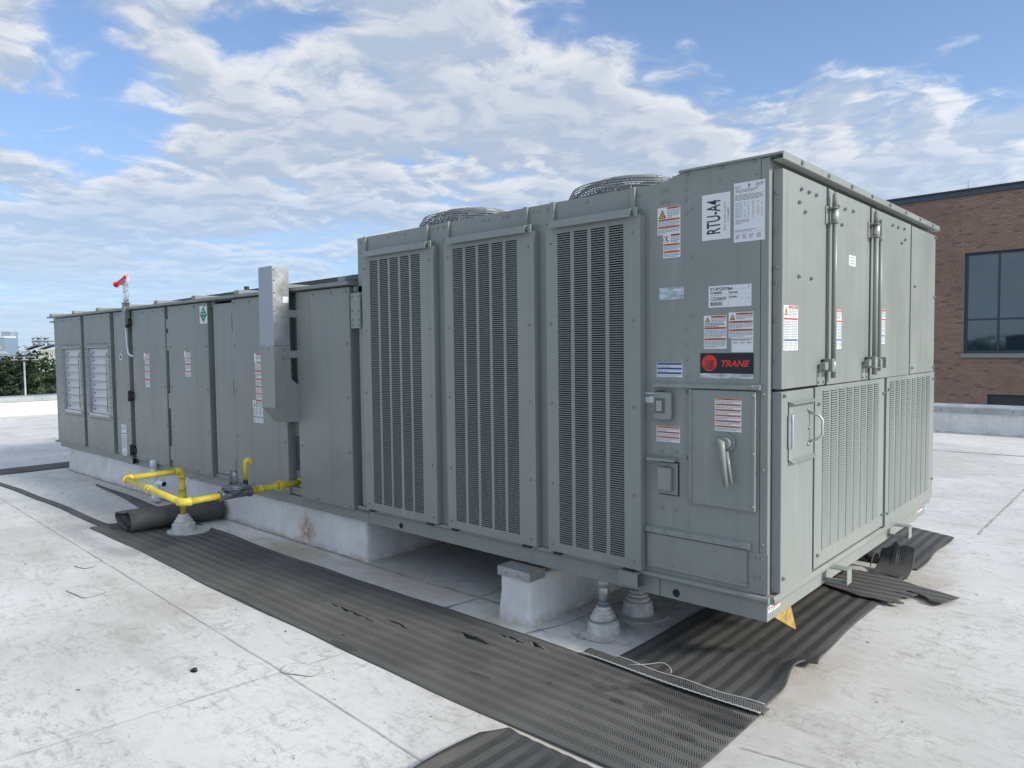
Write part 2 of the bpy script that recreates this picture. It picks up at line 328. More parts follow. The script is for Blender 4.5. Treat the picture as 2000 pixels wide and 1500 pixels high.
# ------------------------------------------------------------------ mesh builder
class MB:
    def __init__(s): s.v = []; s.f = []; s.m = []; s.sm = []; s.tint = []
    def poly(s, pts, m=0, sm=False):
        i = len(s.v); s.v += [tuple(p) for p in pts]; s.f.append(tuple(range(i, i+len(pts)))); s.m.append(m); s.sm.append(sm)
    def box(s, x0, x1, y0, y1, z0, z1, m=0, tint=None):
        if x0 > x1: x0, x1 = x1, x0
        if y0 > y1: y0, y1 = y1, y0
        if z0 > z1: z0, z1 = z1, z0
        i = len(s.v)
        s.v += [(x0, y0, z0), (x1, y0, z0), (x1, y1, z0), (x0, y1, z0), (x0, y0, z1), (x1, y0, z1), (x1, y1, z1), (x0, y1, z1)]
        for q in ((0, 3, 2, 1), (4, 5, 6, 7), (0, 1, 5, 4), (1, 2, 6, 5), (2, 3, 7, 6), (3, 0, 4, 7)):
            s.f.append(tuple(i+k for k in q)); s.m.append(m); s.sm.append(False)
        return s
    def prism(s, poly, axis, a, b, m=0):
        # poly: 2-D outline (counter clockwise seen from +axis), extruded from a to b on axis
        n = len(poly); i = len(s.v)
        def P3(u, v, c): return {'x': (c, u, v), 'y': (u, c, v), 'z': (u, v, c)}[axis]
        for c in (a, b): s.v += [P3(u, v, c) for u, v in poly]
        s.f.append(tuple(i+k for k in range(n))[::-1]); s.m.append(m); s.sm.append(False)
        s.f.append(tuple(i+n+k for k in range(n))); s.m.append(m); s.sm.append(False)
        for k in range(n):
            l = (k+1) % n
            s.f.append((i+k, i+l, i+n+l, i+n+k)); s.m.append(m); s.sm.append(False)
        return s
    def tube(s, pts, r, n=12, m=0, caps=True, closed=False):
        pts = [Vector(p) for p in pts]; rs = r if isinstance(r, (list, tuple)) else [r]*len(pts)
        rings = []; prev = None
        for k, p in enumerate(pts):
            a = pts[k-1] if k > 0 else (pts[-1] if closed else None); c = pts[k+1] if k < len(pts)-1 else (pts[0] if closed else None)
            t = ((p-a).normalized() if a is not None else Vector())+((c-p).normalized() if c is not None else Vector())
            t.normalize()
            if prev is None: ref = Vector((0, 0, 1)) if abs(t.z) < .9 else Vector((1, 0, 0)); u = t.cross(ref).normalized()
            else: u = (prev-t*prev.dot(t)).normalized()
            prev = u; v = t.cross(u); i = len(s.v); rings.append(i)
            s.v += [tuple(p+(u*math.cos(2*PI*j/n)+v*math.sin(2*PI*j/n))*rs[k]) for j in range(n)]
        L = len(rings)
        for k in range(L if closed else L-1):
            A, B = rings[k], rings[(k+1) % L]
            for j in range(n):
                l = (j+1) % n; s.f.append((A+j, A+l, B+l, B+j)); s.m.append(m); s.sm.append(True)
        if caps and not closed:
            s.f.append(tuple(rings[0]+j for j in range(n))[::-1]); s.m.append(m); s.sm.append(False)
            s.f.append(tuple(rings[-1]+j for j in range(n))); s.m.append(m); s.sm.append(False)
        return s
    def lathe(s, c, prof, n=28, m=0, wob=0.0):
        # prof: (r, z) going up; centre c
        rings = []
        for r, z in prof:
            i = len(s.v); rings.append(i)
            s.v += [(c[0]+(r*(1+wob*math.sin(3*a+z*40)))*math.cos(a), c[1]+(r*(1+wob*math.sin(3*a+z*40)))*math.sin(a), c[2]+z) for a in (2*PI*j/n for j in range(n))]
        base = rings
        for k in range(len(rings)-1):
            A, B = rings[k], rings[k+1]
            if k > 0:     # own vertices for each band keeps the steps crisp
                i = len(s.v); s.v += s.v[A:A+n]; A = i
            i = len(s.v); s.v += s.v[B:B+n]; B = i
            for j in range(n):
                l = (j+1) % n; s.f.append((A+j, A+l, B+l, B+j)); s.m.append(m); s.sm.append(True)
        s.f.append(tuple(rings[-1]+j for j in range(n))); s.m.append(m); s.sm.append(False)
        return s
    def bolt(s, p, nrm, r=.008, h=.006, m=0):
        p = Vector(p); nrm = Vector(nrm)
        a = nrm.orthogonal().normalized(); b = nrm.cross(a)
        i = len(s.v)
        for rr, hh in ((r, 0), (r, h*.55), (r*.62, h)):
            s.v += [tuple(p+nrm*hh+(a*math.cos(PI/3*k)+b*math.sin(PI/3*k))*rr) for k in range(6)]
        for q in (0, 6):
            for k in range(6):
                l = (k+1) % 6; s.f.append((i+q+k, i+q+l, i+q+6+l, i+q+6+k)); s.m.append(m); s.sm.append(False)
        s.f.append(tuple(i+12+k for k in range(6))); s.m.append(m); s.sm.append(False)
    def build(s, name, mats, parent=None, kind=None, bevel=0.0, label=None, seg=2):
        me = bpy.data.meshes.new(name); me.from_pydata(s.v, [], s.f)
        if not isinstance(mats, (list, tuple)): mats = [mats]
        for x in mats: me.materials.append(x)
        me.polygons.foreach_set('material_index', s.m); me.polygons.foreach_set('use_smooth', s.sm)
        if s.tint:
            at = me.attributes.new('tint', 'FLOAT', 'FACE'); at.data.foreach_set('value', s.tint)
        me.update()
        o = bpy.data.objects.new(name, me); COL.objects.link(o)
        if parent is not None: o.parent = parent; o.matrix_parent_inverse = parent.matrix_world.inverted()
        if kind: o['kind'] = kind
        if label: o['label'] = label
        if bevel:
            b = o.modifiers.new('bevel', 'BEVEL'); b.width = bevel; b.segments = seg; b.limit_method = 'ANGLE'; b.angle_limit = math.radians(40)
        return o
def thing(name, label, cat, loc=(0, 0, 0), group=None):
    o = bpy.data.objects.new(name, None); COL.objects.link(o); o.location = loc; o.empty_display_size = .2
    o.matrix_world = Matrix.Translation(loc)
    return tag(o, label, cat, group)
def tag(o, label, cat, group=None):
    o['label'] = label; o['category'] = cat
    if group: o['group'] = group
    return o
def struct(o): o['kind'] = 'structure'; return o
def copy_tree(o, parent=None):
    c = o.copy(); COL.objects.link(c)
    if parent is not None: c.parent = parent
    for ch in list(o.children): copy_tree(ch, c)
    return c

# ------------------------------------------------------------------ frames for flat print: origin, right, up, normal
class Fr:
    def __init__(s, o, u, v): s.o = Vector(o); s.u = Vector(u); s.v = Vector(v); s.n = s.u.cross(s.v)
    def p(s, a, b, h=0): return s.o+s.u*a+s.v*b+s.n*h
TXT = {}
def text_geo(t, shear=0.0, offset=0.0):
    k = (t, shear, offset)
    if k not in TXT:
        c = bpy.data.curves.new('t', 'FONT'); c.body = t; c.size = 1; c.shear = shear; c.offset = offset; c.resolution_u = 3
        o = bpy.data.objects.new('t', c); COL.objects.link(o); bpy.context.view_layer.update()
        me = bpy.data.meshes.new_from_object(o.evaluated_get(bpy.context.evaluated_depsgraph_get()))
        V = [(v.co.x, v.co.y) for v in me.vertices]; Fc = [tuple(p.vertices) for p in me.polygons]
        x0 = min(v[0] for v in V); x1 = max(v[0] for v in V); y0 = min(v[1] for v in V); y1 = max(v[1] for v in V)
        V = [((x-x0)/(x1-x0), (y-y0)/(y1-y0)) for x, y in V]
        bpy.data.objects.remove(o); bpy.data.curves.remove(c); bpy.data.meshes.remove(me)
        TXT[k] = (V, Fc)
    return TXT[k]
class Label:
    MATL = [M_white, M_ink, M_inkg, M_orange, M_redp, M_blue, M_yel, M_green, M_logor, M_plate, M_silver]
    W, K, G, O, R, B, Y, GR, LR, PL, SI = range(11)
    def __init__(s, fr, w, h, base=0):
        s.fr = fr; s.w = w; s.h = h; s.mb = MB(); s.lay = 0
        t = .0012; c = [(0, 0), (w, 0), (w, h), (0, h)]
        s.mb.poly([fr.p(a, b, t) for a, b in c], base)
        for k in range(4): a, b = c[k], c[(k+1) % 4]; s.mb.poly([fr.p(*a), fr.p(*b), fr.p(*b, t), fr.p(*a, t)], base)
    def rect(s, a0, b0, a1, b1, m, h=.0016):
        s.mb.poly([s.fr.p(a*s.w, b*s.h, h) for a, b in ((a0, b0), (a1, b0), (a1, b1), (a0, b1))], m); return s
    def tri(s, pts, m, h=.0016): s.mb.poly([s.fr.p(a*s.w, b*s.h, h) for a, b in pts], m); return s
    def circ(s, a, b, r, m, h=.0016, n=24):     # r in metres
        s.mb.poly([s.fr.p(a*s.w+r*math.cos(2*PI*k/n), b*s.h+r*math.sin(2*PI*k/n), h) for k in range(n)], m); return s
    def ring(s, a, b, r0, r1, m, h=.0016, n=24):
        for k in range(n):
            t0, t1 = 2*PI*k/n, 2*PI*(k+1)/n
            s.mb.poly([s.fr.p(a*s.w+r*math.cos(t), b*s.h+r*math.sin(t), h) for r, t in ((r0, t0), (r1, t0), (r1, t1), (r0, t1))], m)
        return s
    def text(s, t, a0, b0, a1, b1, m, rot=False, shear=0.0, off=0.0, h=.0020):
        V, Fc = text_geo(t, shear, off); i = len(s.mb.v)
        for x, y in V:
            if rot: x, y = 1-y, x       # reads upwards
            s.mb.v.append(tuple(s.fr.p((a0+(a1-a0)*x)*s.w, (b0+(b1-b0)*y)*s.h, h)))
        for f in Fc: s.mb.f.append(tuple(i+k for k in f)); s.mb.m.append(m); s.mb.sm.append(False)
        return s
    def lines(s, a0, b0, a1, b1, n, m=2, fill=.5, ragged=True):
        lh = (b1-b0)/n
        for k in range(n):
            y = b1-(k+.75)*lh; x = a0; end = a1 if (not ragged or k < n-1) else a0+(a1-a0)*random.uniform(.4, .9)
            while x < end-.02:
                wl = min(random.uniform(.05, .16), end-x); s.rect(x, y, x+wl, y+lh*fill, m); x += wl+.022
        return s
    def bars(s, a0, b0, a1, b1, m=1):
        x = a0
        while x < a1:
            wl = random.choice((.3, .5, .8, 1.2))*(a1-a0)/38; s.rect(x, b0, min(x+wl, a1), b1, m); x += wl+random.choice((.4, .7, 1.0))*(a1-a0)/38
        return s
    def warn(s, a0, b0, a1, b1, band, word, nl, bh=.07, icon=None):
        s.rect(a0, b1-bh, a1, b1, band); wd = (a1-a0)*min(.8, .055*len(word)); c = (a0+a1)/2
        s.text(word, c-wd/2, b1-bh*.78, c+wd/2, b1-bh*.22, 1)
        s.lines(a0+.01, b0+.01, a1-.01, b1-bh*1.25, nl); return s
    def warntri(s, a0, b0, a1, b1, k='bang'):
        c = (a0+a1)/2; s.tri([(a0, b0), (a1, b0), (c, b1)], 1); e = (a1-a0)*.10; f = (b1-b0)*.08
        s.tri([(a0+e*1.7, b0+f), (a1-e*1.7, b0+f), (c, b1-f*2.2)], 6, .0020)
        if k == 'bang': s.rect(c-e*.45, b0+f*3.4, c+e*.45, b1-f*4.6, 1, .0024); s.rect(c-e*.45, b0+f*1.6, c+e*.45, b0+f*2.6, 1, .0024)
        elif k == 'bolt': s.tri([(c-e, b0+f*5.5), (c+e*.4, b0+f*8), (c+e*.1, b0+f*5.6), (c+e*1.2, b0+f*5.4), (c-e*.6, b0+f*1.6), (c, b0+f*4.6)], 1, .0024)
        elif k == 'hand': s.tri([(c-e*.9, b0+f*6.5), (c+e*.2, b0+f*7.5), (c+e*.2, b0+f*4.2), (c+e*2.2, b0+f*2.2), (c+e*1.6, b0+f*1.6), (c-e*.9, b0+f*3.0)], 1, .0024)
        else: s.rect(c-e*2.0, b0+f*1.5, c+e*2.0, b0+f*2.3, 1, .0024); [s.rect(c+e*q, b0+f*2.8, c+e*(q+.35), b0+f*6, 1, .0024) for q in (-1.2, -.2, .8)]
        return s
    def done(s, parent, name='warning_label', label=None):
        return s.mb.build(name, s.MATL, parent, label=label)
def front(x0, z0, y): return Fr((x0, y, z0), (1, 0, 0), (0, 0, 1))          # faces -y
def end(y0, z0, x): return Fr((x, y0, z0), (0, 1, 0), (0, 0, 1))            # faces +x

# ================================================================== SETTING
# land around the building
g = MB(); g.poly([(-9000, -9000, -10), (9000, -9000, -10), (9000, 9000, -10), (-9000, 9000, -10)])
struct(g.build('ground', M_ground))
# the roof we stand on
RX0, RX1, RY0, RY1 = -17.4, 16.0, -16.0, 9.75
n = MB(); nx, ny = 60, 50
def rz(x, y): return 0.0
for i in range(nx):
    for j in range(ny):
        xa = RX0+(RX1-RX0)*i/nx; xb = RX0+(RX1-RX0)*(i+1)/nx; ya = RY0+(RY1-RY0)*j/ny; yb = RY0+(RY1-RY0)*(j+1)/ny
        n.poly([(xa, ya, 0), (xb, ya, 0), (xb, yb, 0), (xa, yb, 0)])
struct(n.build('roof', M_roof))
b = MB(); b.box(RX0-.24, RX1+.24, RY0-.24, RY1+.24, -10, -.02)
struct(b.build('building_below', M_asph))

# membrane laps: low welded steps with a grime line
def seam(pts, wd=.0042, nm='membrane_seam', side=.0):
    m = MB(); L = [Vector((*p, 0)) for p in pts]
    for a, c in zip(L[:-1], L[1:]):
        t = (c-a).normalized(); q = Vector((-t.y, t.x, 0)); k = max(1, int((c-a).length/.12)); pa = None
        for i in range(k+1):
            p = a+(c-a)*i/k+q*random.uniform(-.0025, .0025); ww = wd*random.uniform(.55, 1.15)/2
            cur = (p-q*ww, p+q*ww)
            if pa: m.poly([(pa[0].x, pa[0].y, .004), (cur[0].x, cur[0].y, .004), (cur[1].x, cur[1].y, .005), (pa[1].x, pa[1].y, .005)])
            pa = cur
    return struct(m.build(nm, M_dirt))
seam([(-17.3, -.62), (-7.0, -.93), (-1.60, -1.145), (-.58, -1.20), (3.5, -1.37)])
seam([(-1.80, -3.2), (-1.6, -1.30), (-1.54, -.86)])
seam([(-1.62, -.20), (-1.60, -.02), (-1.56, 2.3)], .014)
seam([(-2.6, .02), (-2.2, .01), (-1.35, .035)], .012)
seam([(-1.08, -.18), (-1.02, .0), (-.90, 1.3)], .008)
seam([(.10, -.45), (3.2, .12), (9, 1.1)])
seam([(.16, 3.2), (.18, 9.5)], .012)
seam([(-16.9, -7), (-14.4, .75), (-14.6, 2.0), (-15.0, 8.8)], .03)
seam([(-9, 7.0), (-1.0, 7.55), (6, 8.0)], .03)
seam([(-8.3, .035), (-2.62, .03)], .03)
def patch(x, y, sx, sy, rot, fill=True):
    m = MB(); pts = []
    for cx, cy, a0 in ((1, 1, 0), (-1, 1, 90), (-1, -1, 180), (1, -1, 270)):
        for k in range(4):
            a = math.radians(a0+k*30); pts.append((cx*(sx-.03)+.03*math.cos(a), cy*(sy-.03)+.03*math.sin(a)))
    c, s_ = math.cos(rot), math.sin(rot); P2 = [(x+c*a-s_*b_, y+s_*a+c*b_) for a, b_ in pts]; P1_ = [(x+(c*a-s_*b_)*.93, y+(s_*a+c*b_)*.93) for a, b_ in pts]
    m.tube([(*q, .005) for q in P2], .0017, 5, m=1, closed=True)
    m.poly([(*p, .006) for p in P2], 0)
    struct(m.build('membrane_patch', [M_roof, M_dirt]))
patch(-1.535, -1.085, .085, .045, .45); patch(-3.35, -1.33, .12, .06, .1); patch(-3.9, -1.16, .07, .04, .2); patch(1.0, 1.75, .12, .06, .9)

# parapets with metal caps
def parapet(name, label, a, c, inward):
    t = thing(name, label, 'parapet', (a[0], a[1], 0), None)
    a = Vector((*a, 0)); c = Vector((*c, 0)); dr = (c-a).normalized(); q = Vector((*inward, 0)); L = (c-a).length
    def bar(nm, prof, m, kind=None):
        mb = MB(); P_ = [[a+q*u+Vector((0, 0, v)) for u, v in prof], [c+q*u+Vector((0, 0, v)) for u, v in prof]]
        k = len(prof); i = 0; mb.v = [tuple(v) for v in P_[0]+P_[1]]
        for j in range(k): l = (j+1) % k; mb.f.append((j, l, k+l, k+j)); mb.m.append(0); mb.sm.append(False)
        mb.f.append(tuple(range(k))[::-1]); mb.f.append(tuple(range(k, 2*k))); mb.m += [0, 0]; mb.sm += [False]*2
        return mb.build(nm, m, t)
    bar('upstand', [(-.22, -.01), (.06, -.01), (.05, .03), (0, .05), (0, .33), (-.22, .33)], M_curb)
    bar('metal_cap', [(-.25, .30), (.03, .30), (.035, .385), (.02, .40), (-.25, .42)], M_cap)
    bl = MB(); k = int(L/.45)
    for j in range(k): p = a+dr*(j+.5)*.45+q*.035+Vector((0, 0, .345)); bl.bolt(p, q, .012, .008)
    bl.build('cap_screws', M_bolt, t, kind='stuff')
    jt = MB()
    for j in range(int(L/3)):
        p = a+dr*(j*3+.6)
        e = dr*.012
        jt.poly([p-e+q*.037+Vector((0, 0, .30)), p+e+q*.037+Vector((0, 0, .30)), p+e+q*.0395+Vector((0, 0, .386)), p-e+q*.0395+Vector((0, 0, .386))])
    jt.build('cap_joint', M_copingd, t, kind='stuff')
parapet('parapet', 'long white roof-edge parapet with grey metal cap in front of the brick building', (RX0, RY1-.001), (RX1, RY1), (0, -1))
parapet('parapet', 'white roof-edge parapet with grey metal cap in front of the trees and light poles', (RX0, RY0), (RX0, RY1-.3), (1, 0))

# ================================================================== BRICK BUILDING
er = Vector((.9991362, -.0415554, 0)); FA = Vector((-2.5, 25.9, 0)); en = Vector((er.y, -er.x, 0))   # en points towards us
bb = thing('brick_building', 'long brown brick building with dark coping and large tinted windows beyond the roof', 'building', tuple(FA+Vector((0, 0, -10))))
MF = Matrix(((er.x, -en.x, 0, FA.x), (er.y, -en.y, 0, FA.y), (0, 0, 1, 0), (0, 0, 0, 1)))    # local x along facade, local y away from us
def fbuild(mb, name, mats, parent=bb, kind=None, bevel=0.0, label=None):
    mb.v = [tuple(MF @ Vector(v)) for v in mb.v]
    return mb.build(name, mats, parent, kind, bevel, label)
U0, U1, ZT = -75.0, 14.0, 6.28
WL, WR, WB, WT = -1.66, 2.30, .98, 4.36            # window opening
LL, LR_, LT, LB = -.93, 2.30, -.38, -2.6             # lower opening
BX0, BX1, BZ0 = -6.6, 2.6, -1.2                      # area laid brick by brick
m = MB()
m.box(U0, BX0, .012, 12, -10, ZT); m.box(BX1, U1, .012, 12, -10, ZT)
fbuild(m, 'wall', M_farbrick)
m = MB()
m.box(BX0, WL, .012, .4, -10, ZT); m.box(WR, BX1, .012, .4, -10, ZT); m.box(WL, WR, .012, .4, WT, ZT); m.box(WL, WR, .012, .4, LT, .83)
m.box(WL, LL, .012, .4, -10, LT); m.box(LL, WR, .012, .4, -10, LB); m.box(BX0, BX1, 5, 12, -10, ZT)
fbuild(m, 'mortar_bed', M_mortar)
# bricks
cells = []; bh, bw, mo = .0677, .203, .010
row = 0; z = BZ0
while z+bh < ZT-.005:
    x = BX0-(bw/2 if row % 2 else 0)
    while x < BX1:
        x0, x1 = max(x, BX0)+mo/2, min(x+bw, BX1)-mo/2; zc_ = z+bh/2
        segs = [(x0, x1)]
        for (a, c, b0, b1) in ((WL, WR, .83, WT), (LL, LR_, LB, LT)):
            if b0 < zc_ < b1:
                segs = [s for (p, q) in segs for s in ((p, min(q, a)), (max(p, c), q)) if s[1]-s[0] > .02]
        # vertical control joints
        for cj, lo, hi in ((-1.75, 4.36, 7), (-.93, -.38, .83)):
            if lo < zc_ < hi: segs = [s for (p, q) in segs for s in ((p, min(q, cj-.012)), (max(p, cj+.012), q)) if s[1]-s[0] > .02]
        for p, q in segs: cells.append((p, q, z+mo/2, z+bh-mo/2))
        x += bw
    z += bh; row += 1
    if abs(z-4.31) < bh/2: z += 0
def vis(c):      # rough screen size: inside the picture, right of the air handler
    return c[0] > -2.62 and c[1] < .12 and c[3] > -.65 and (c[1]-c[0]) > .17
big = [c for c in cells if vis(c)]; big.sort(key=lambda c: abs(c[0]+.3)+abs(c[2]-.2)*.6); big = set(big[:300])
bm0 = MB(); bm0.box(-.0965, .0965, 0, .05, -.02885, .02885); bm0.v = [tuple(MF.to_3x3() @ Vector(v)) for v in bm0.v]; bm0.tint = [0.0]*6
proto = None
for c in cells:
    if c in big:
        if proto is None: proto = bm0.build('brick', M_brick, bb); o = proto
        else: o = proto.copy(); COL.objects.link(o)
        cx = (c[0]+c[1])/2; o.location = MF @ Vector((cx, random.uniform(-.001, .002), (c[2]+c[3])/2)); o.parent = bb; o.matrix_parent_inverse = bb.matrix_world.inverted()
m = MB()
for c in cells:
    if c not in big:
        y = random.uniform(-.001, .002); m.box(c[0], c[1], y, .05, c[2], c[3]); m.tint += [random.random()]*6
fbuild(m, 'brickwork', M_brick, kind='stuff')
m = MB(); m.box(U0-.1, U1, -.06, 12.1, ZT, 6.44); fbuild(m, 'coping', M_coping)
m = MB(); m.box(U0-.13, U1, -.09, 12.1, 6.44, 6.50); fbuild(m, 'coping_top', M_copingd)
m = MB(); m.box(-1.71, 2.35, -.07, .2, .83, .975); fbuild(m, 'window_sill', M_sill, bevel=.01)
wf = MB(); y0, y1 = .10, .17
wf.box(WL, WL+.10, y0, y1, WB, WT); wf.box(WL+.1, WR, y0, y1, WT-.09, WT); wf.box(WL+.1, WR, y0, y1, WB, WB+.09)
ux = [WL+.10]; 
for u in (-.675, .34, 1.355): wf.box(u-.03, u+.03, y0, y1, WB+.09, WT-.09); ux += [u-.03, u+.03]
ux.append(WR)
for k in range(0, len(ux), 2): wf.box(ux[k], ux[k+1], y0+.002, y1, 2.09, 2.15)
win = fbuild(wf, 'window', M_frame, bevel=.006)
for k in range(0, len(ux), 2):
    for z0, z1 in ((WB+.09, 2.09), (2.15, WT-.09)):
        m = MB(); m.box(ux[k], ux[k+1], .13, .14, z0, z1); fbuild(m, 'pane', M_glass, parent=win)
# room behind: back wall, ceiling strip light that shows through
m = MB(); m.box(WL-.5, WR+.3, 4.0, 4.1, .2, 5); m.box(WL-.5, WR+.3, .41, 4.0, .2, .3); m.box(WL-.5, WR+.3, .41, 4.0, 4.6, 4.7)
fbuild(m, 'room_interior', M_asph)
wf = MB(); wf.box(LL, LL+.07, .1, .17, LB, LT); wf.box(LL+.07, LR_, .1, .17, LT-.07, LT)
win2 = fbuild(wf, 'window', M_frame); m = MB(); m.box(LL+.07, LR_, .13, .14, LB, LT-.07); fbuild(m, 'pane', M_glass, parent=win2)
for u in (-1.64, -14, -26, -38.9, -44.6, -50.5, -62):
    m = MB(); m.tube([(u, .2, 6.5), (u, .2, 6.80)], .009, 5); fbuild(m, 'lightning_rod', M_bolt)

# ================================================================== ROOFTOP UNIT
rtu = thing('rooftop_air_conditioner', 'long grey packaged rooftop air conditioner with louvred doors, hinged end doors and fan guards', 'air conditioner', (-4.2, 1.2, .27))
UD = 2.40     # depth
XL = -8.36
# cabinet bodies
m = MB(); m.box(XL, -2.62, .05, UD, .372, 1.725); m.box(XL, -2.62, .05, UD, .29, .372)
m.build('rear_cabinet_body', M_dark, rtu)
m = MB(); m.box(-2.575, -.03, .14, UD-.02, .40, 1.96, 1)
m.build('condenser_interior', [M_paint, M_coil], rtu)
# front skin of the condenser section, cut for the three coil openings
fr = MB()
xs = [(-2.575, -2.44), (-1.92, -1.72), (-1.21, -1.02), (-.585, -.035)]
for a, c in xs: fr.box(a, c, 0, .035, .372, 2.017)
for a, c in ((-2.44, -1.92), (-1.72, -1.21), (-1.02, -.585)): fr.box(a, c, 0, .035, .372, .40); fr.box(a, c, 0, .035, 1.88, 2.017)
fr.build('condenser_front_panel', M_paint, rtu)
m = MB(); m.prism([(-.454, 2.017), (-.035, 2.017), (-.035, 2.043), (-.371, 2.043)], 'y', .035, 0); m.build('gable_panel', M_paint, rtu)
m = MB(); m.box(-2.575, -2.555, .035, UD, .372, 2.017); m.build('side_panel', M_paint, rtu)
m = MB(); m.box(-2.555, -.43, .035, UD, 1.962, 1.972); m.build('fan_deck', M_galv, rtu)
m = MB(); m.box(-2.555, -.43, UD-.02, UD, 1.972, 2.017); m.build('deck_flange', M_paint, rtu)
# near corner post
m = MB(); m.box(-.034, 0, 0, .034, .372, 2.043); m.build('corner_post', M_paint, rtu, bevel=.004)
# end skin
m = MB(); m.box(-.035, -.001, .034, UD, .372, 2.043); m.build('end_frame', M_paint, rtu)
# roof hood of the control section
m = MB(); m.prism([(-.378, 2.0435), (.052, 2.0435), (.052, 2.0515), (-.374, 2.0515)], 'y', UD+.01, -.010)
m.build('roof_cap', M_paint, rtu)
m = MB(); m.prism([(.020, 2.022), (.052, 2.024), (.055, 2.026), (.055, 2.0525), (.052, 2.0525), (.052, 2.028), (.020, 2.026)], 'y', UD+.01, -.010); m.build('cap_trim', M_paint, rtu)
bl = MB()
for k in range(8): bl.bolt((.055, .17+k*.295, 2.039), (1, 0, 0), .010, .008)
for x in (-.34, -.19, -.06): bl.bolt((x, -.0005, 2.034), (0, -1, 0), .0075, .005)
bl.build('cap_bolts', M_bolt, rtu, kind='stuff')
m = MB(); m.box(-.43, -.385, .035, UD, 1.972, 2.045); m.build('step_panel', M_paint, rtu)

# base rail
m = MB(); m.box(XL, -2.512, 0, .05, .27, .33); m.box(-2.509, -.474, -.001, .05, .27, .345); m.box(-.471, 0, 0, .05, .27, .345)
m.box(XL, -2.512, -.004, .05, .33, .336)
m.box(-.05, -.0, .05, UD, .27, .372); m.box(XL, -.05, UD-.05, UD, .27, .37); m.box(XL, XL+.05, .05, UD-.05, .27, .37)
m.build('base_rail', M_paint, rtu, bevel=.0025)
m = MB(); m.prism([(.02, .345), (.02, .372), (-.012, .372), (-.022, .368), (-.024, .360), (-.020, .352), (-.004, .345)], 'x', -2.60, .012)
m.build('drip_lip', M_paint, rtu)
m = MB(); m.prism([(-.012, .345), (.026, .345), (.030, .352), (.030, .362), (.024, .374), (-.012, .374)], 'y', UD, .0)
m.build('end_drip_lip', M_paint, rtu)
m = MB(); m.box(XL+.05, -.05, .05, UD-.05, .30, .31); m.build('floor_pan', M_dark, rtu)
for hx, hz in ((-.392, .300), (-2.205, .303)):
    m = MB(); m.tube([(hx, -.002, hz), (hx, -.0035, hz)], .0165, 16); m.build('lifting_hole', M_dark, rtu)
# open square lugs
def lug_x(x0, x1, y0, z0, z1, t=.005):
    m = MB(); m.box(x0, x1, y0, 0, z1-t, z1); m.box(x0, x1, y0, 0, z0, z0+t); m.box(x0, x1, y0, y0+t, z0+t, z1-t); m.box(x0, x0+t, y0+t, 0, z0+t, z1-t); m.build('lifting_lug', M_paint, rtu, bevel=.002)
lug_x(-.647, -.548, -.058, .296, .362); lug_x(-6.22, -6.10, -.055, .285, .345)
for y0 in (.60, 1.60):
    m = MB(); x1 = .105; t = .005; z0, z1 = .285, .352
    m.box(0, x1, y0, y0+.06, z1-t, z1); m.box(0, x1, y0, y0+.06, z0, z0+t); m.box(x1-t, x1, y0, y0+.06, z0+t, z1-t)
    m.build('lifting_lug', M_paint, rtu, bevel=.002)
# vertical ribs beside the louvred doors
for x in (-2.504, -1.943, -1.772, -1.217, -1.050, -.610):
    m = MB(); m.prism([(x, -.010), (x+.006, -.016), (x+.027, -.016), (x+.027, 0), (x, 0)], 'z', 1.90, 2.018); m.build('hanger_rib', M_paint, rtu, bevel=.002)

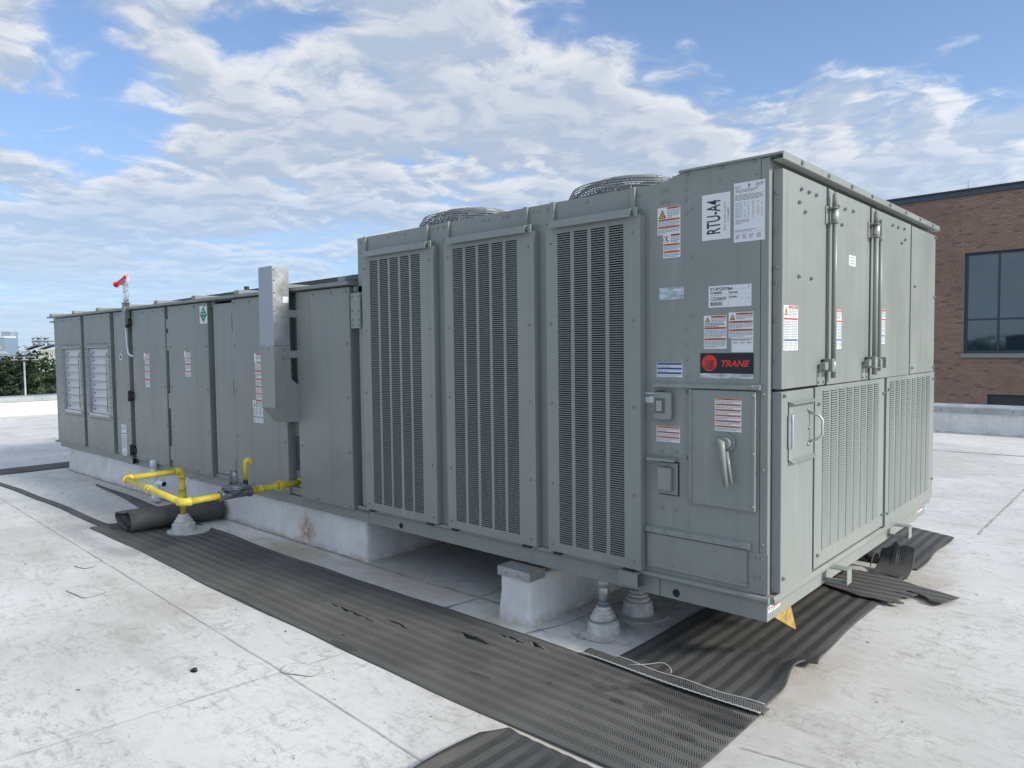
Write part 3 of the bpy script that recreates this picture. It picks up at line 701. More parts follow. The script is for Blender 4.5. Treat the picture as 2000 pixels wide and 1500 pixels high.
# ---- louvred panels
PITCH = .01014
def louvre_panel(name, fr, w, h, cols, z0, z1, gapw, thick, parent, mp=M_paint, land=.36, rise=.13, dep=.0080, lip=.0012, awning=False, label=None):
    """fr: frame of the outer face (n outward). cols: list of (a0,a1) slot columns."""
    m = MB()
    def bx(a0, a1, b0, b1, h0, h1, mm=0):
        c = [fr.p(a, b_, hh) for hh in (h0, h1) for a, b_ in ((a0, b0), (a1, b0), (a1, b1), (a0, b1))]
        i = len(m.v); m.v += [tuple(v) for v in c]
        for q in ((0, 3, 2, 1), (4, 5, 6, 7), (0, 1, 5, 4), (1, 2, 6, 5), (2, 3, 7, 6), (3, 0, 4, 7)): m.f.append(tuple(i+k for k in q)); m.m.append(mm); m.sm.append(False)
    T_ = .002
    bx(0, w, 0, z0, -T_, 0); bx(0, w, z1, h, -T_, 0)
    ed = [0]+[v for c in cols for v in c]+[w]
    for k in range(0, len(ed), 2): bx(ed[k], ed[k+1], z0, z1, -T_, 0)
    # folded edges
    bx(0, .002, 0, h, -thick, -T_); bx(w-.002, w, 0, h, -thick, -T_); bx(.002, w-.002, 0, .002, -thick, -T_); bx(.002, w-.002, h-.002, h, -thick, -T_)
    door = m.build(name, mp, parent, label=label)
    m = MB(); nr = int((z1-z0)/PITCH); p = (z1-z0)/nr
    for a0, a1 in cols:
        for k in range(nr):
            b = z0+k*p
            if awning:
                # hood swelling outwards from the land, open below and at its far end
                i = len(m.v); pf = [(b+p, .0), (b+p*.84, .0), (b+p*.70, .0022), (b+p*.54, .0042), (b+p*.40, .0052)]; ex = a1-(a1-a0)*.13
                m.v += [tuple(fr.p(a, zz, oo)) for zz, oo in pf for a in (a0, ex)]
                for r in range(4): A = i+r*2; m.f.append((A, A+2, A+3, A+1)); m.m.append(0); m.sm.append(r > 0)
                i = len(m.v); m.v += [tuple(fr.p(a0, zz, oo)) for zz, oo in pf[1:]]+[tuple(fr.p(a0, b+p*.40, 0))]; m.f.append((i, i+4, i+3, i+2, i+1)); m.m.append(0); m.sm.append(False)
                i = len(m.v); m.v += [tuple(fr.p(a, zz, 0)) for zz in (b+p*.84, b+p) for a in (ex, a1)]; m.f.append((i, i+1, i+3, i+2)); m.m.append(0); m.sm.append(False)
                continue
            # flat land, open slot, and a blade that slopes inwards and upwards from the slot's lower lip
            zt = b+p*(1-land); e = p*.35; i = len(m.v)
            prof = [(b+p, .0), (zt, .0), (zt-.0006, -.0035)]
            m.v += [tuple(fr.p(a, zz, oo)) for zz, oo in prof for a in (a0, a1)]
            for r in range(2): A = i+r*2; m.f.append((A, A+2, A+3, A+1)); m.m.append(0); m.sm.append(False)
            i = len(m.v); bl_ = [(b, .0), (b+p*.03, lip), (b+p*rise*.45, -dep*.42), (b+p*rise, -dep)]
            for q, (zz, oo) in enumerate(bl_):
                ee = e*(1-q/3); m.v += [tuple(fr.p(a, zz, oo)) for a in (a0, a1)]
            for r in range(3): A = i+r*2; m.f.append((A, A+1, A+3, A+2)); m.m.append(0); m.sm.append(False)
            # pressed cheeks closing the slot ends
            for a in (a0, a1):
                i = len(m.v); m.v += [tuple(fr.p(a, zz, oo)) for zz, oo in ((b, 0), (b+p*rise, -dep), (b+p*rise*1.2, -dep), (b+p*rise*.8, 0))]
                m.f.append((i, i+1, i+2, i+3)); m.m.append(0); m.sm.append(False)
    # joined: each louvre is only 4 px tall in the photograph
    lv = m.build('louvres', mp, door, kind='stuff')
    return door
def cols(n, a, b, gap):
    w_ = ((b-a)-(n-1)*gap)/n; return [(a+k*(w_+gap), a+k*(w_+gap)+w_) for k in range(n)]
for (x0, x1, s0, s1, nc, gp) in ((-2.482, -1.841, -2.405, -1.951, 5, .018), (-1.753, -1.127, -1.688, -1.234, 5, .018), (-1.051, -.539, -.984, -.622, 4, .020)):
    dr = louvre_panel('louvred_door', front(x0, .374, -.042), x1-x0, 1.52, cols(nc, s0-x0, s1-x0, gp), .045, 1.492, gp, .040, rtu)
    # rain hood over the louvres
    m = MB(); h0, h1 = x0+.035, x1-.036
    m.prism([(-.042, 1.924), (-.066, 1.918), (-.070, 1.886), (-.067, 1.886), (-.063, 1.914), (-.042, 1.919)], 'x', h0, h1); m.build('rain_hood', M_paint, dr)
    m = MB(); m.box(x1-.030, x1-.012, -.050, -.042, 1.885, 1.925); m.build('hood_clip', M_paint, dr, bevel=.002)
    bl = MB()
    for z in (.43, .72, 1.10, 1.47, 1.84):
        bl.bolt((x0+.026, -.042, z-.02), (0, -1, 0), .0065, .005); bl.bolt((x1-.034, -.042, z-.02), (0, -1, 0), .0065, .005)
    bl.build('door_screws', M_bolt, dr, kind='stuff')
    m = MB(); m.box(x0+.03, x0+.07, -.046, -.02, .362, .372); m.box(x1-.09, x1-.04, -.046, -.02, .362, .372); m.build('bottom_clip', M_rubber, dr)

# flange bolts of the condenser section
bl = MB()
for x in (-2.545, -2.51): bl.bolt((x, 0, 1.985), (0, -1, 0), .0065, .005); bl.bolt((x, 0, 1.925), (0, -1, 0), .0065, .005)
for x in (-2.28, -2.12, -1.885, -1.85, -1.80, -1.50, -1.46, -1.36, -1.33, -1.165, -1.13, -1.075, -.845, -.565): bl.bolt((x, 0, 1.993 if x < -.6 else 1.985), (0, -1, 0), .007, .006)
for x in (-1.885, -1.80, -1.165, -1.13, -1.075, -.565): bl.bolt((x, 0, 1.925), (0, -1, 0), .007, .006)
for x, z in ((-.455, 1.985), (-.43, 1.985), (-.455, 1.937), (-.43, 1.937), (-.345, 2.01), (-.345, 1.975), (-.345, 1.935), (-.345, 1.88), (-.32, 1.895), (-.20, 1.985), (-.05, 1.99), (-.32, 1.70), (-.32, 1.46), (-.345, 1.41), (-.345, 1.345), (-.345, 1.285), (-.345, 1.215),
             (-.460, .90), (-.392, .90), (-.46, .655), (-.392, .655), (-.335, .61), (-.345, 1.15), (-.345, .88), (-.485, .555), (-.49, .43), (-.02, 1.15), (-.02, .86), (-.02, .57)): bl.bolt((x, 0, z), (0, -1, 0), .0075, .006)
bl.build('flange_bolts', M_paint, rtu, kind='stuff')

# control section front (x -.535..0)
m = MB(); m.prism([(0, 1.190), (-.016, 1.182), (-.020, 1.168), (-.004, 1.166), (0, 1.168)], 'x', -.497, -.028); dl = m.build('drip_strip', M_paint, rtu)
bl = MB(); [bl.bolt((x, -.014, 1.178), (0, -1, 0), .007, .006) for x in (-.48, -.42, -.30, -.18, -.06)]; bl.build('strip_bolts', M_paint, dl, kind='stuff')
m = MB(); m.box(-.324, -.045, -.016, 0, .694, 1.162); pn = m.build('disconnect_panel', M_paint, rtu, bevel=.004)
m = MB(); m.box(-.324, -.312, -.020, -.016, .70, 1.16); m.box(-.057, -.045, -.020, -.016, .70, 1.16); m.build('panel_edge', M_paint, pn)
bl = MB(); [bl.bolt((x, -.020, z), (0, -1, 0), .0065, .005) for x in (-.318, -.051) for z in (.715, .92, 1.145)]; bl.build('panel_bolts', M_paint, pn, kind='stuff')
# rotary handle
m = MB(); m.tube([(-.158, -.016, .957), (-.158, -.026, .957)], .036, 32); m.tube([(-.158, -.026, .957), (-.158, -.046, .957)], [.026, .022], 28); m.build('dial', M_paint, pn, bevel=.0015)
m = MB(); m.tube([(-.186, -.050, .965), (-.165, -.054, .955), (-.160, -.056, .925), (-.142, -.062, .790)], [.013, .016, .012, .010], 16)
m.tube([(-.150, -.040, .925), (-.128, -.044, .800)], [.009, .006], 12); m.build('switch_handle', M_paint, pn)
# lower access panel
m = MB(); m.box(-.530, -.081, -.010, 0, .392, .540); lp = m.build('access_panel', M_paint, rtu, bevel=.003)
bl = MB(); [bl.bolt((x, -.010, z), (0, -1, 0), .0065, .005) for x in (-.515, -.40, -.215, -.095) for z in (.415, .515)]; bl.build('panel_bolts', M_paint, lp, kind='stuff')
m = MB(); m.prism([(0, .575), (-.016, .566), (-.018, .545), (-.003, .543), (0, .545)], 'x', -.535, -.067); ls = m.build('drip_strip', M_paint, rtu)
bl = MB(); [bl.bolt((x, -.016, .558), (0, -1, 0), .007, .006) for x in (-.50, -.44, -.33, -.22, -.12)]; bl.build('strip_bolts', M_paint, ls, kind='stuff')
m = MB(); m.box(-.070, .002, -.003, 0, .378, .535); cp = m.build('corner_plate', M_paint, rtu)
bl = MB(); [bl.bolt((x, -.003, z), (0, -1, 0), .0065, .005) for x, z in ((-.055, .52), (-.035, .52), (-.02, .515), (-.055, .44), (-.035, .44), (-.02, .44), (-.03, .395), (-.075, .40))]; bl.build('plate_bolts', M_paint, cp, kind='stuff')
# weatherproof outlet
m = MB(); m.box(-.488, -.404, -.030, 0, 1.028, 1.148); ot = m.build('outlet_box', M_paint, rtu, bevel=.012, seg=3)
m = MB(); m.box(-.476, -.430, -.0325, -.030, 1.060, 1.122); m.build('outlet_window', mat('smoked_plastic', (.10, .11, .10), .2), ot, bevel=.001)
m = MB(); m.box(-.468, -.442, -.0345, -.0325, 1.068, 1.112); m.build('outlet_face', mat('ivory_plastic', (.32, .34, .31), .4), ot)
m = MB(); [m.box(-.482+k*.012, -.476+k*.012, -.018, -.008, 1.146, 1.152) for k in range(4)]; m.build('hinge_knuckle', M_rubber, ot)
# second box with lip above
m = MB(); m.prism([(0, .874), (-.034, .868), (-.036, .858), (-.033, .858), (-.031, .865), (0, .870)], 'x', -.515, -.383); m.build('lip', M_paint, rtu)
m = MB(); m.box(-.473, -.378, -.003, 0, .712, .855); gk = m.build('gasket', M_rubber, rtu)
m = MB(); m.box(-.470, -.381, -.010, -.003, .716, .851); m.build('cover_plate', M_paint, gk, bevel=.003)
m = MB(); m.box(-.466, -.402, -.034, -.010, .732, .832); m.build('flip_cover', M_paint, gk, bevel=.006)

# print on the control section
D = Label; y = 0.0
l = D(front(-.479, 1.802, y), .106, .112); l.warntri(.05, .60, .38, .93, 'hand'); l.warn(.42, .58, .97, .99, D.O, 'WARNING', 5, .07); l.warn(.03, .30, .97, .57, D.O, 'AVERTISSEMENT', 4, .07); l.warn(.03, .02, .97, .30, D.O, 'ADVERTENCIA', 4, .07)
l.done(rtu, label='larger of the two orange-banded warning stickers above each other, with a yellow triangle')
l = D(front(-.453, 1.704, y), .080, .0975); l.ring(.20, .80, .0135, .0150, D.R); l.tri([(.09, .90), (.12, .93), (.33, .70), (.30, .67)], D.R); l.tri([(.22, .92), (.26, .92), (.24, .80), (.30, .72), (.26, .71), (.21, .78), (.15, .72), (.13, .75), (.20, .82)], D.K, .0019)
l.warn(.45, .62, .97, .99, D.R, 'WARNING', 4, .08); l.warn(.03, .32, .97, .60, D.O, 'AVERTISSEMENT', 3, .08); l.warn(.03, .02, .97, .30, D.O, 'ADVERTENCIA', 3, .08); l.done(rtu, label='narrower orange-banded warning sticker with a red prohibition ring')
l = D(front(-.276, 1.757, y), .120, .180); l.text('RTU-A4', .17, .13, .66, .865, D.K, rot=True, off=.012); l.text('SERIAL NUMBER: C22H06939', .79, .18, .845, .80, D.G, rot=True); l.text('1 OF 1 00000099', .905, .36, .955, .66, D.K, rot=True)
l.done(rtu, 'name_sign', 'white sign with RTU-A4 in tall black letters')
l = D(front(-.141, 1.737, y), .124, .226); l.lines(.04, .90, .24, .95, 2); l.tri([(.44, .94), (.49, .975), (.54, .94), (.52, .94), (.52, .90), (.46, .90), (.46, .94)], D.G); l.lines(.70, .90, .96, .97, 4); l.lines(.06, .83, .80, .89, 3); l.lines(.04, .70, .95, .80, 5)
for yy in range(10): l.lines(.05, .40+.028*yy, .27, .418+.028*yy, 1, ragged=False); [l.rect(a, .404+.028*yy, a+.05, .414+.028*yy, D.G) for a in (.33, .45, .60, .75, .88) if random.random() < .7]
l.lines(.06, .30, .50, .38, 3); l.lines(.04, .17, .72, .21, 2); [l.lines(a, .05, a+.14, .13, 3, ragged=False) for a in (.06, .28, .50, .74)]; l.rect(.03, .155, .97, .158, D.G)
l.done(rtu, 'data_plate', 'tall pale data plate densely printed with small type')
l = D(front(-.471, 1.532, y), .115, .050, D.SI); l.done(rtu, 'foil_label', 'blank silver foil label')
l = D(front(-.247, 1.490, y), .178, .085); l.text('RT1B*53097864', .05, .77, .57, .93, D.K, off=.006); l.bars(.05, .62, .32, .73); l.text('SALES ORDER ID', .05, .53, .30, .56, D.G); l.text('C22H06939', .05, .31, .42, .48, D.K, off=.006); l.bars(.05, .08, .33, .25); l.text('0', .93, .84, .955, .93, D.K)
l.text('COMMERCIAL SELF CONTAINED PRODUCT', .49, .80, .93, .83, D.G); l.bars(.49, .62, .69, .70); l.bars(.49, .42, .67, .50); l.text('C23', .92, .34, .96, .38, D.K); l.lines(.49, .54, .60, .57, 1); l.rect(.47, .05, .473, .75, D.G); l.rect(.03, .575, .97, .58, D.G); l.rect(.47, .385, .97, .39, D.G)
l.done(rtu, 'shipping_label', 'white shipping label with barcodes and the lines RT1B*53097864 and C22H06939')
l = D(front(-.267, 1.326, y), .097, .133); l.warntri(.05, .80, .28, .96); l.warn(.32, .78, .98, .985, D.O, 'WARNING', 3, .06); l.lines(.04, .66, .94, .78, 3, D.K); l.warn(.02, .33, .98, .65, D.O, 'AVERTISSEMENT', 6, .06); l.warn(.02, .02, .98, .32, D.O, 'ADVERTENCIA', 6, .06); l.done(rtu, label='orange-banded warning sticker left of its twin above the black name plate')
l = D(front(-.161, 1.368, y), .100, .100); l.warntri(.05, .70, .27, .93, 'heat'); l.warn(.30, .70, .98, .97, D.O, 'WARNING', 3, .08); l.warn(.02, .36, .98, .66, D.O, 'AVERTISSEMENT', 4, .08); l.warn(.02, .03, .98, .34, D.O, 'ADVERTENCIA', 4, .08); l.done(rtu, label='orange-banded warning sticker nearer the corner, above the black name plate')
l = D(front(-.149, 1.3125, y), .088, .0545); l.lines(.03, .82, .95, .96, 2, D.K); [l.lines(a, .62, a+.2, .74, 2, D.K, ragged=False) for a in (.08, .40, .72)]; l.done(rtu, 'small_label', 'plain white label touching the black name plate')
# brand plate: black with red globe, silver strip below
l = D(front(-.283, 1.209, y), .224, .100, D.PL); l.rect(0, 0, 1, .19, D.SI); l.circ(.18, .605, .0325, D.LR)
for k in range(8): l.rect(.075+.004*k, .36+.048*k, .285-.006*k, .371+.048*k+.004, D.PL, .0019)
for k in range(6): l.rect(.16+.010*k, .385+.06*k, .255+.002*k, .41+.06*k, D.PL, .0018)
l.text('TRANE', .41, .46, .935, .72, D.LR, shear=.28, off=.035); l.text('TRANE', .79, .06, .95, .12, D.G); l.done(rtu, 'brand_plate', 'black name plate with a red lined globe and red italic lettering above a silver strip')
l = D(front(-.484, 1.210, y), .120, .060); [l.warn(.02, b0, .98, b0+.32, D.B, wd_, 2, .13) for b0, wd_ in ((.66, 'NOTICE'), (.34, 'AVIS'), (.02, 'AVISO'))]; l.done(rtu, 'notice_label', 'blue-banded notice sticker')
l = D(front(-.542, 1.099, y), .053, .043); l.lines(.08, .52, .92, .86, 3, D.K, .7); l.done(rtu, 'small_label', 'tiny white label beside the outlet box')
l = D(front(-.486, .937, y), .111, .066); [l.warn(.02, b0, .98, b0+.31, D.O, wd_, 2, .10) for b0, wd_ in ((.67, 'WARNING'), (.35, 'AVERTISSEMENT'), (.03, 'ADVERTENCIA'))]; l.done(rtu, label='orange-banded warning sticker under the outlet box')
l = D(front(-.211, 1.001, -.016), .111, .131); [l.warn(.02, b0, .98, b0+.155, D.O, wd_, 2, .05) for b0, wd_ in ((.84, 'WARNING'), (.675, 'AVERTISSEMENT'), (.51, 'ADVERTENCIA'), (.345, 'WARNING'), (.18, 'AVERTISSEMENT'), (.015, 'ADVERTENCIA'))]; l.done(pn)

# ---- end face doors
def slab(name, y0, y1, z0, z1, x=.040, parent=rtu, t=.038, bev=.003, label=None):
    m = MB(); m.box(x-t, x, y0, y1, z0, z1); return m.build(name, M_paint, parent, bevel=bev, label=label)
d1 = slab('end_door', .027, .488, 1.170, 1.998); d2 = slab('end_door', .515, 1.080, 1.166, 1.997); d3 = slab('end_door', 1.110, 1.815, 1.165, 1.996); d4 = slab('end_door', 1.842, 2.385, 1.166, 1.994)
def stubs(dr, pts, x=.040):
    bl = MB(); [bl.bolt((x, a, b_), (1, 0, 0), .0075, .011) for a, b_ in pts]; bl.build('door_studs', M_bolt, dr, kind='stuff')
stubs(d1, ((.20, 1.945), (.28, 1.945), (.36, 1.945), (.18, 1.892), (.24, 1.862), (.18, 1.605), (.31, 1.605)))
stubs(d2, ((.62, 1.935), (.71, 1.935), (.82, 1.94), (.60, 1.885), (.67, 1.862))); stubs(d3, ((1.45, 1.95), (1.55, 1.95), (1.67, 1.955), (1.69, 1.90), (1.62, 1.875)))
stubs(d4, ((1.90, 1.66), (2.36, 1.98), (2.36, 1.62), (2.36, 1.19), (1.87, 1.20)))
bl = MB(); [bl.bolt((.014, .027, z), (0, -1, 0), .008, .005) for z in (1.91, 1.77, 1.63, 1.575, 1.43, 1.28)]; bl.build('edge_screws', M_bolt, d1, kind='stuff')
# locking rods with clamps
def rod(dr, yy, z0, z1, r, xo=.040):
    m = MB(); x = xo+r+.012; m.tube([(x, yy, z0), (x, yy, z1)], r, 16); rd = m.build('lock_rod', M_paint, dr)
    m = MB(); m.tube([(x, yy, z1-.050), (x, yy, z1-.012), (x, yy, z1+.008)], [r*1.15, r*.95, r*.6], 16); m.build('rod_tip', M_paint, rd)
    m = MB(); m.tube([(x, yy, z1+.012), (x, yy, z1+.03)], r*.35, 10); m.build('rod_pin', M_rubber, rd)
    m = MB(); m.tube([(x, yy, z1-.115), (x, yy, z1-.062)], r*1.45, 16); m.build('bright_collar', M_zinc, rd)
    for z in (z1-.119, z1-.060):
        m = MB(); m.box(xo, x+r*1.5, yy-.040, yy+r*1.7, z, z+.004); m.build('clamp_plate', M_paint, rd, bevel=.0015)
    m = MB(); m.box(xo, xo+.005, yy-.055, yy-.030, z1-.125, z1-.050); m.build('clamp_base', M_paint, rd)
    return rd
r1 = rod(d2, .524, 1.195, 1.968, .0105); r2 = rod(d3, 1.098, 1.190, 1.968, .0115)
m = MB(); m.tube([(.058, 1.190, 1.205), (.058, 1.190, 1.925)], .0095, 14); r3 = m.build('lock_rod', M_paint, d3)
m = MB(); m.box(.048, .070, 1.172, 1.204, 1.84, 1.945); m.build('rod_bracket', M_paint, r3, bevel=.006)
m = MB(); [m.box(.050, .066, 1.204, 1.222, z, z+.003) for z in (1.85, 1.865, 1.90, 1.92)]; m.build('bracket_fin', M_paint, r3)
m = MB(); m.box(.048, .072, 1.174, 1.206, 1.215, 1.265); m.build('rod_bracket', M_paint, r3, bevel=.006)
m = MB(); m.box(.044, .062, 1.206, 1.240, 1.228, 1.256); m.box(.044, .078, 1.240, 1.246, 1.218, 1.272); m.build('latch_lever', M_paint, r3, bevel=.003)
def latch(dr, yy, z=1.235):
    m = MB(); m.box(.040, .043, yy-.110, yy-.030, z-.066, z-.010); lb = m.build('latch_plate', M_paint, dr)
    bl = MB(); [bl.bolt((.044, a, b_), (1, 0, 0), .006, .005) for a, b_ in ((yy-.10, z-.024), (yy-.10, z-.054), (yy-.042, z-.054))]; bl.build('latch_screws', M_bolt, lb, kind='stuff')
    m = MB(); m.box(.054, .074, yy-.105, yy-.068, z-.002, z+.030); m.build('latch_block', M_paint, lb, bevel=.003)
    m = MB(); m.box(.044, .086, yy-.056, yy-.050, z-.010, z+.044); m.box(.080, .086, yy-.050, yy-.030, z-.010, z+.044); m.build('latch_lever', M_paint, lb, bevel=.002)
    m = MB(); m.tube([(.064, yy, z-.006), (.064, yy, z+.034)], .016, 16); m.build('bright_collar', M_zinc, lb)
    m = MB(); m.box(.042, .082, yy-.030, yy+.022, z+.034, z+.038); m.box(.042, .082, yy-.030, yy+.022, z-.012, z-.008); m.build('clamp_plate', M_paint, lb, bevel=.0015)
    m = MB(); m.box(.040, .052, yy-.065, yy-.04, z+.02, z+.040); m.build('rubber_stop', M_rubber, lb)
latch(d1, .500); latch(d2, 1.085)
# lower row
l1 = slab('lower_end_door', .027, .357, .385, 1.160)
m = MB(); m.box(.040, .043, .092, .351, .884, 1.119); hd = m.build('inspection_hatch', M_paint, l1)
m = MB(); m.prism([(.040, 1.119), (.064, 1.112), (.064, 1.109), (.043, 1.115)], 'y', .351, .092); m.build('hatch_lip', M_paint, hd)
m = MB(); m.prism([(.043, .888), (.060, .880), (.060, .883), (.043, .892)], 'y', .351, .092); m.build('hatch_lip', M_paint, hd)
m = MB(); m.box(.0405, .0425, .088, .092, .884, 1.119); m.box(.0405, .0425, .351, .354, .884, 1.119); m.build('hatch_gap', M_rubber, hd)
m = MB(); m.box(.043, .048, .082, .132, .938, 1.068); m.tube([(.050, .107, .938), (.050, .107, 1.068)], .006, 8); hg = m.build('hinge', M_galv, hd, bevel=.001)
m = MB(); m.tube([(.043, .30, 1.066), (.078, .315, 1.05), (.090, .318, 1.035), (.090, .318, .975), (.078, .315, .960), (.043, .30, .944)], .0055, 10); m.build('pull_handle', M_zinc, hd)
bl = MB(); [bl.bolt((.043, a, b_), (1, 0, 0), .008, .006) for a, b_ in ((.29, 1.075), (.29, .935), (.30, 1.0))]; [bl.bolt((.048, .107, z), (1, 0, 0), .008, .004) for z in (.955, 1.003, 1.05)]; bl.build('hatch_bolts', M_bolt, hd, kind='stuff')
stubs(l1, ((.045, .44), (.045, 1.145)))
l2 = louvre_panel('louvred_end_panel', end(.375, .398, .040), .975, .764, cols(8, .087, .882, .022), .060, .748, .02, .038, rtu, awning=True)
l3 = louvre_panel('louvred_end_panel', end(1.395, .380, .040), 1.010, .783, cols(8, .055, .905, .024), .060, .765, .02, .038, rtu, awning=True)
stubs(l2, ((.41, 1.09), (.41, .45), (1.325, 1.085), (1.325, .46))); stubs(l3, ((1.42, 1.10), (1.42, .45), (2.37, 1.12), (2.37, .50)))
m = MB(); m.box(-.0005, .012, .034, UD, 1.155, 1.175); m.build('door_divider', M_rubber, rtu)
m = MB(); m.box(-.001, .006, .034, UD, .374, 2.0); m.build('end_recess', M_paint, rtu)
for y0_, y1_, z0_, z1_ in ((.46, 1.26, .455, 1.150), (1.445, 2.305, .438, 1.148)): m = MB(); m.box(.012, .024, y0_, y1_, z0_, z1_); m.build('louvre_shade_sheet', M_dark, rtu)  # added black sheets: shade inside the end louvres put in as colour
# danger print on the end doors
def danger(dr, y0, z0, w_, h_, tri_, lab=None):
    l = D(end(y0, z0, .040), w_, h_)
    if tri_: l.warntri(.04, .78, .30, .98, 'bolt'); l.rect(.33, .94, .98, .99, D.R); l.text('DANGER', .48, .951, .84, .98, D.W, h=.0024); l.lines(.34, .75, .97, .93, 5)
    else: l.rect(.03, .94, .98, .99, D.R); l.lines(.05, .75, .95, .93, 5)
    l.rect(.02, .685, .98, .725, D.R); l.lines(.03, .26, .48, .67, 11); l.lines(.53, .26, .97, .67, 11); l.rect(.02, .215, .98, .25, D.B)
    [l.lines(a, .02, a+.27, .20, 5) for a in (.04, .37, .70)]; l.done(dr, label=lab)
danger(d1, .037, 1.317, .142, .172, True); danger(d2, .578, 1.318, .108, .172, True); danger(d3, 1.275, 1.338, .072, .174, False)
l = D(end(.778, 1.694, .040), .092, .047); [l.text(t, .12, b0, .88, b0+.14, D.K) for t, b0 in (('DO NOT OPEN', .70), ('DISCONNECT', .43), ('POWER FIRST', .16))]; l.done(d2, 'small_label')
for yy, nm in ((.0, 1), (2.215, 0)):
    l = D(end(yy+.004, .304, .0), .118, .055); l.rect(.02, .02, .16, .96, D.W); l.tri([(.04, .3), (.09, .9), (.12, .85), (.09, .5), (.14, .2), (.10, .15)], D.K); [l.warn(.20, b0, .98, b0+.30, D.R, 'WARNING', 1, .10) for b0 in (.68, .36, .04)]; l.done(rtu, label='small red-banded sticker on the end of the base rail, %s' % ('nearest the camera corner' if nm else 'at the far corner'))

# ---- left section doors
ZD0, ZD1 = .338, 1.728
def ldoor(x0, x1, z0=ZD0, z1=ZD1, y0=-.03, y1=.045, holes=None, label=None):
    m = MB()
    if holes:
        a, c, p, q = holes; m.box(x0, a, y0, y1, z0, z1); m.box(c, x1, y0, y1, z0, z1); m.box(a, c, y0, y1, z0, p); m.box(a, c, y0, y1, q, z1); dr = m.build('access_door', M_paintL, rtu, label=label)
    else: m.box(x0, x1, y0, y1, z0, z1); dr = m.build('access_door', M_paintL, rtu, bevel=.004, label=label)
    bl = MB()
    for z in (z0+.02, z0+.36, z0+.70, z0+1.04, z1-.03):
        for x in (x0+.035, x1-.035): bl.bolt((x, y0, z), (0, -1, 0), .008, .006)
    for x in (x0+(x1-x0)*.35, x0+(x1-x0)*.68): bl.bolt((x, y0, z0+.02), (0, -1, 0), .008, .006); bl.bolt((x, y0, z1-.03), (0, -1, 0), .008, .006)
    bl.build('door_screws', M_bolt, dr, kind='stuff'); return dr
def damper(dr, a, c, p, q):
    m = MB(); e = .012
    m.box(a, a+e, -.028, .046, p, q); m.box(c-e, c, -.028, .046, p, q); m.box(a+e, c-e, -.034, .046, p, p+.022); m.box(a+e, c-e, -.034, .046, q-.012, q)
    fm = m.build('damper_frame', M_galv, dr)
    m = MB(); m.box(a+e, c-e, .030, .044, p+.02, q-.012); m.build('backing_plate', mat('white_lining', (.46, .49, .53), .5), dr)
    nb = 8; hh = (q-p-.04)/nb; x0, x1 = a+.05, c-.05
    for k in range(nb):
        z = p+.022+k*hh
        m = MB(); m.prism([(-.012, z+.002), (-.002, z+hh-.002), (.002, z+hh-.002), (-.008, z+.002)], 'x', a+e+.002, c-e-.002); m.box(x0-.02, x1+.02, -.016, -.006, z+hh-.010, z+hh-.003)
        m.build('damper_blade', mat('pale_blade', (.54, .56, .59), .45), dr)
    m = MB()
    for x in (a+.075, c-.085):
        m.tube([(x, -.022, p+.05), (x, -.024, q-.11), (x+.03, -.024, q-.075), (x+.06, -.022, q-.11)], .0045, 8)
        for k in range(nb): z = p+.022+k*hh+hh*.55; m.tube([(x+.045, -.012, z), (x+.045, -.026, z)], .009, 8); m.tube([(x, -.022, z-.02), (x+.045, -.022, z)], .004, 6)
    m.build('linkage', M_galv, dr, kind='stuff')
    bl = MB()
    for k in range(8):
        for z in (p-.03, q+.03): bl.bolt((a+.02+(c-a-.04)*k/7, -.03, z), (0, -1, 0), .009, .007)
        for x in (a-.03, c+.03): bl.bolt((x, -.03, p+(q-p)*k/7), (0, -1, 0), .008, .006)
    bl.build('frame_screws', M_bolt, dr, kind='stuff')
dA = ldoor(-8.325, -7.445, holes=(-8.07, -7.50, .692, 1.400)); damper(dA, -8.07, -7.50, .692, 1.400)
dB = ldoor(-7.352, -6.610, holes=(-7.277, -6.690, .692, 1.402)); damper(dB, -7.277, -6.690, .692, 1.402)
dC = ldoor(-6.515, -6.165); dD = ldoor(-6.062, -5.335); dE = ldoor(-5.270, -4.530)
dF = ldoor(-4.130, -3.385, ZD0+.005); 
m = MB(); m.box(-4.455, -4.134, -.018, .045, ZD0+.04, ZD1-.02); m.build('access_door', M_paintL, rtu, bevel=.003)
for a, c in ((1.49, 1.62), (.99, 1.12), (.39, .52)): m = MB(); m.box(-4.155, -4.140, -.0195, -.018, a, c); m.build('slot', M_rubber, rtu)
dG = ldoor(-3.238, -2.632)
m = MB(); m.box(-3.385, -3.238, .03, .045, .40, 1.72); rc = m.build('recessed_panel', M_paint, rtu)
m = MB()
for k in range(29):
    z = .510+k*.0083
    m.box(-3.380, -3.302, .0275, .030, z, z+.0040); m.box(-3.292, -3.243, .0275, .030, z, z+.0040)
m.build('vent_slots', M_dark, rc, kind='stuff')
m = MB(); m.box(-3.385, -3.238, -.006, .03, .345, .395); m.build('bottom_ledge', M_paintL, rtu)
m = MB(); m.box(-4.455, -4.134, -.012, .045, .340, .372); m.build('bottom_ledge', M_paintL, rtu)
for x0, x1 in ((-7.44, -7.36), (-6.61, -6.52), (-6.16, -6.07), (-5.33, -5.275), (-4.525, -4.46), (-2.628, -2.50)):
    m = MB(); m.box(x0, x1, .0, .045, 1.690, 1.728); m.build('gap_block', M_paintL, rtu); m = MB(); m.box(x0, x1, .0, .045, .338, .365); m.build('gap_block', M_paintL, rtu)
    m = MB(); m.box(x0, x0+(x1-x0)*.22, .034, .045, .366, 1.689); m.build('door_stop', M_paintL, rtu)
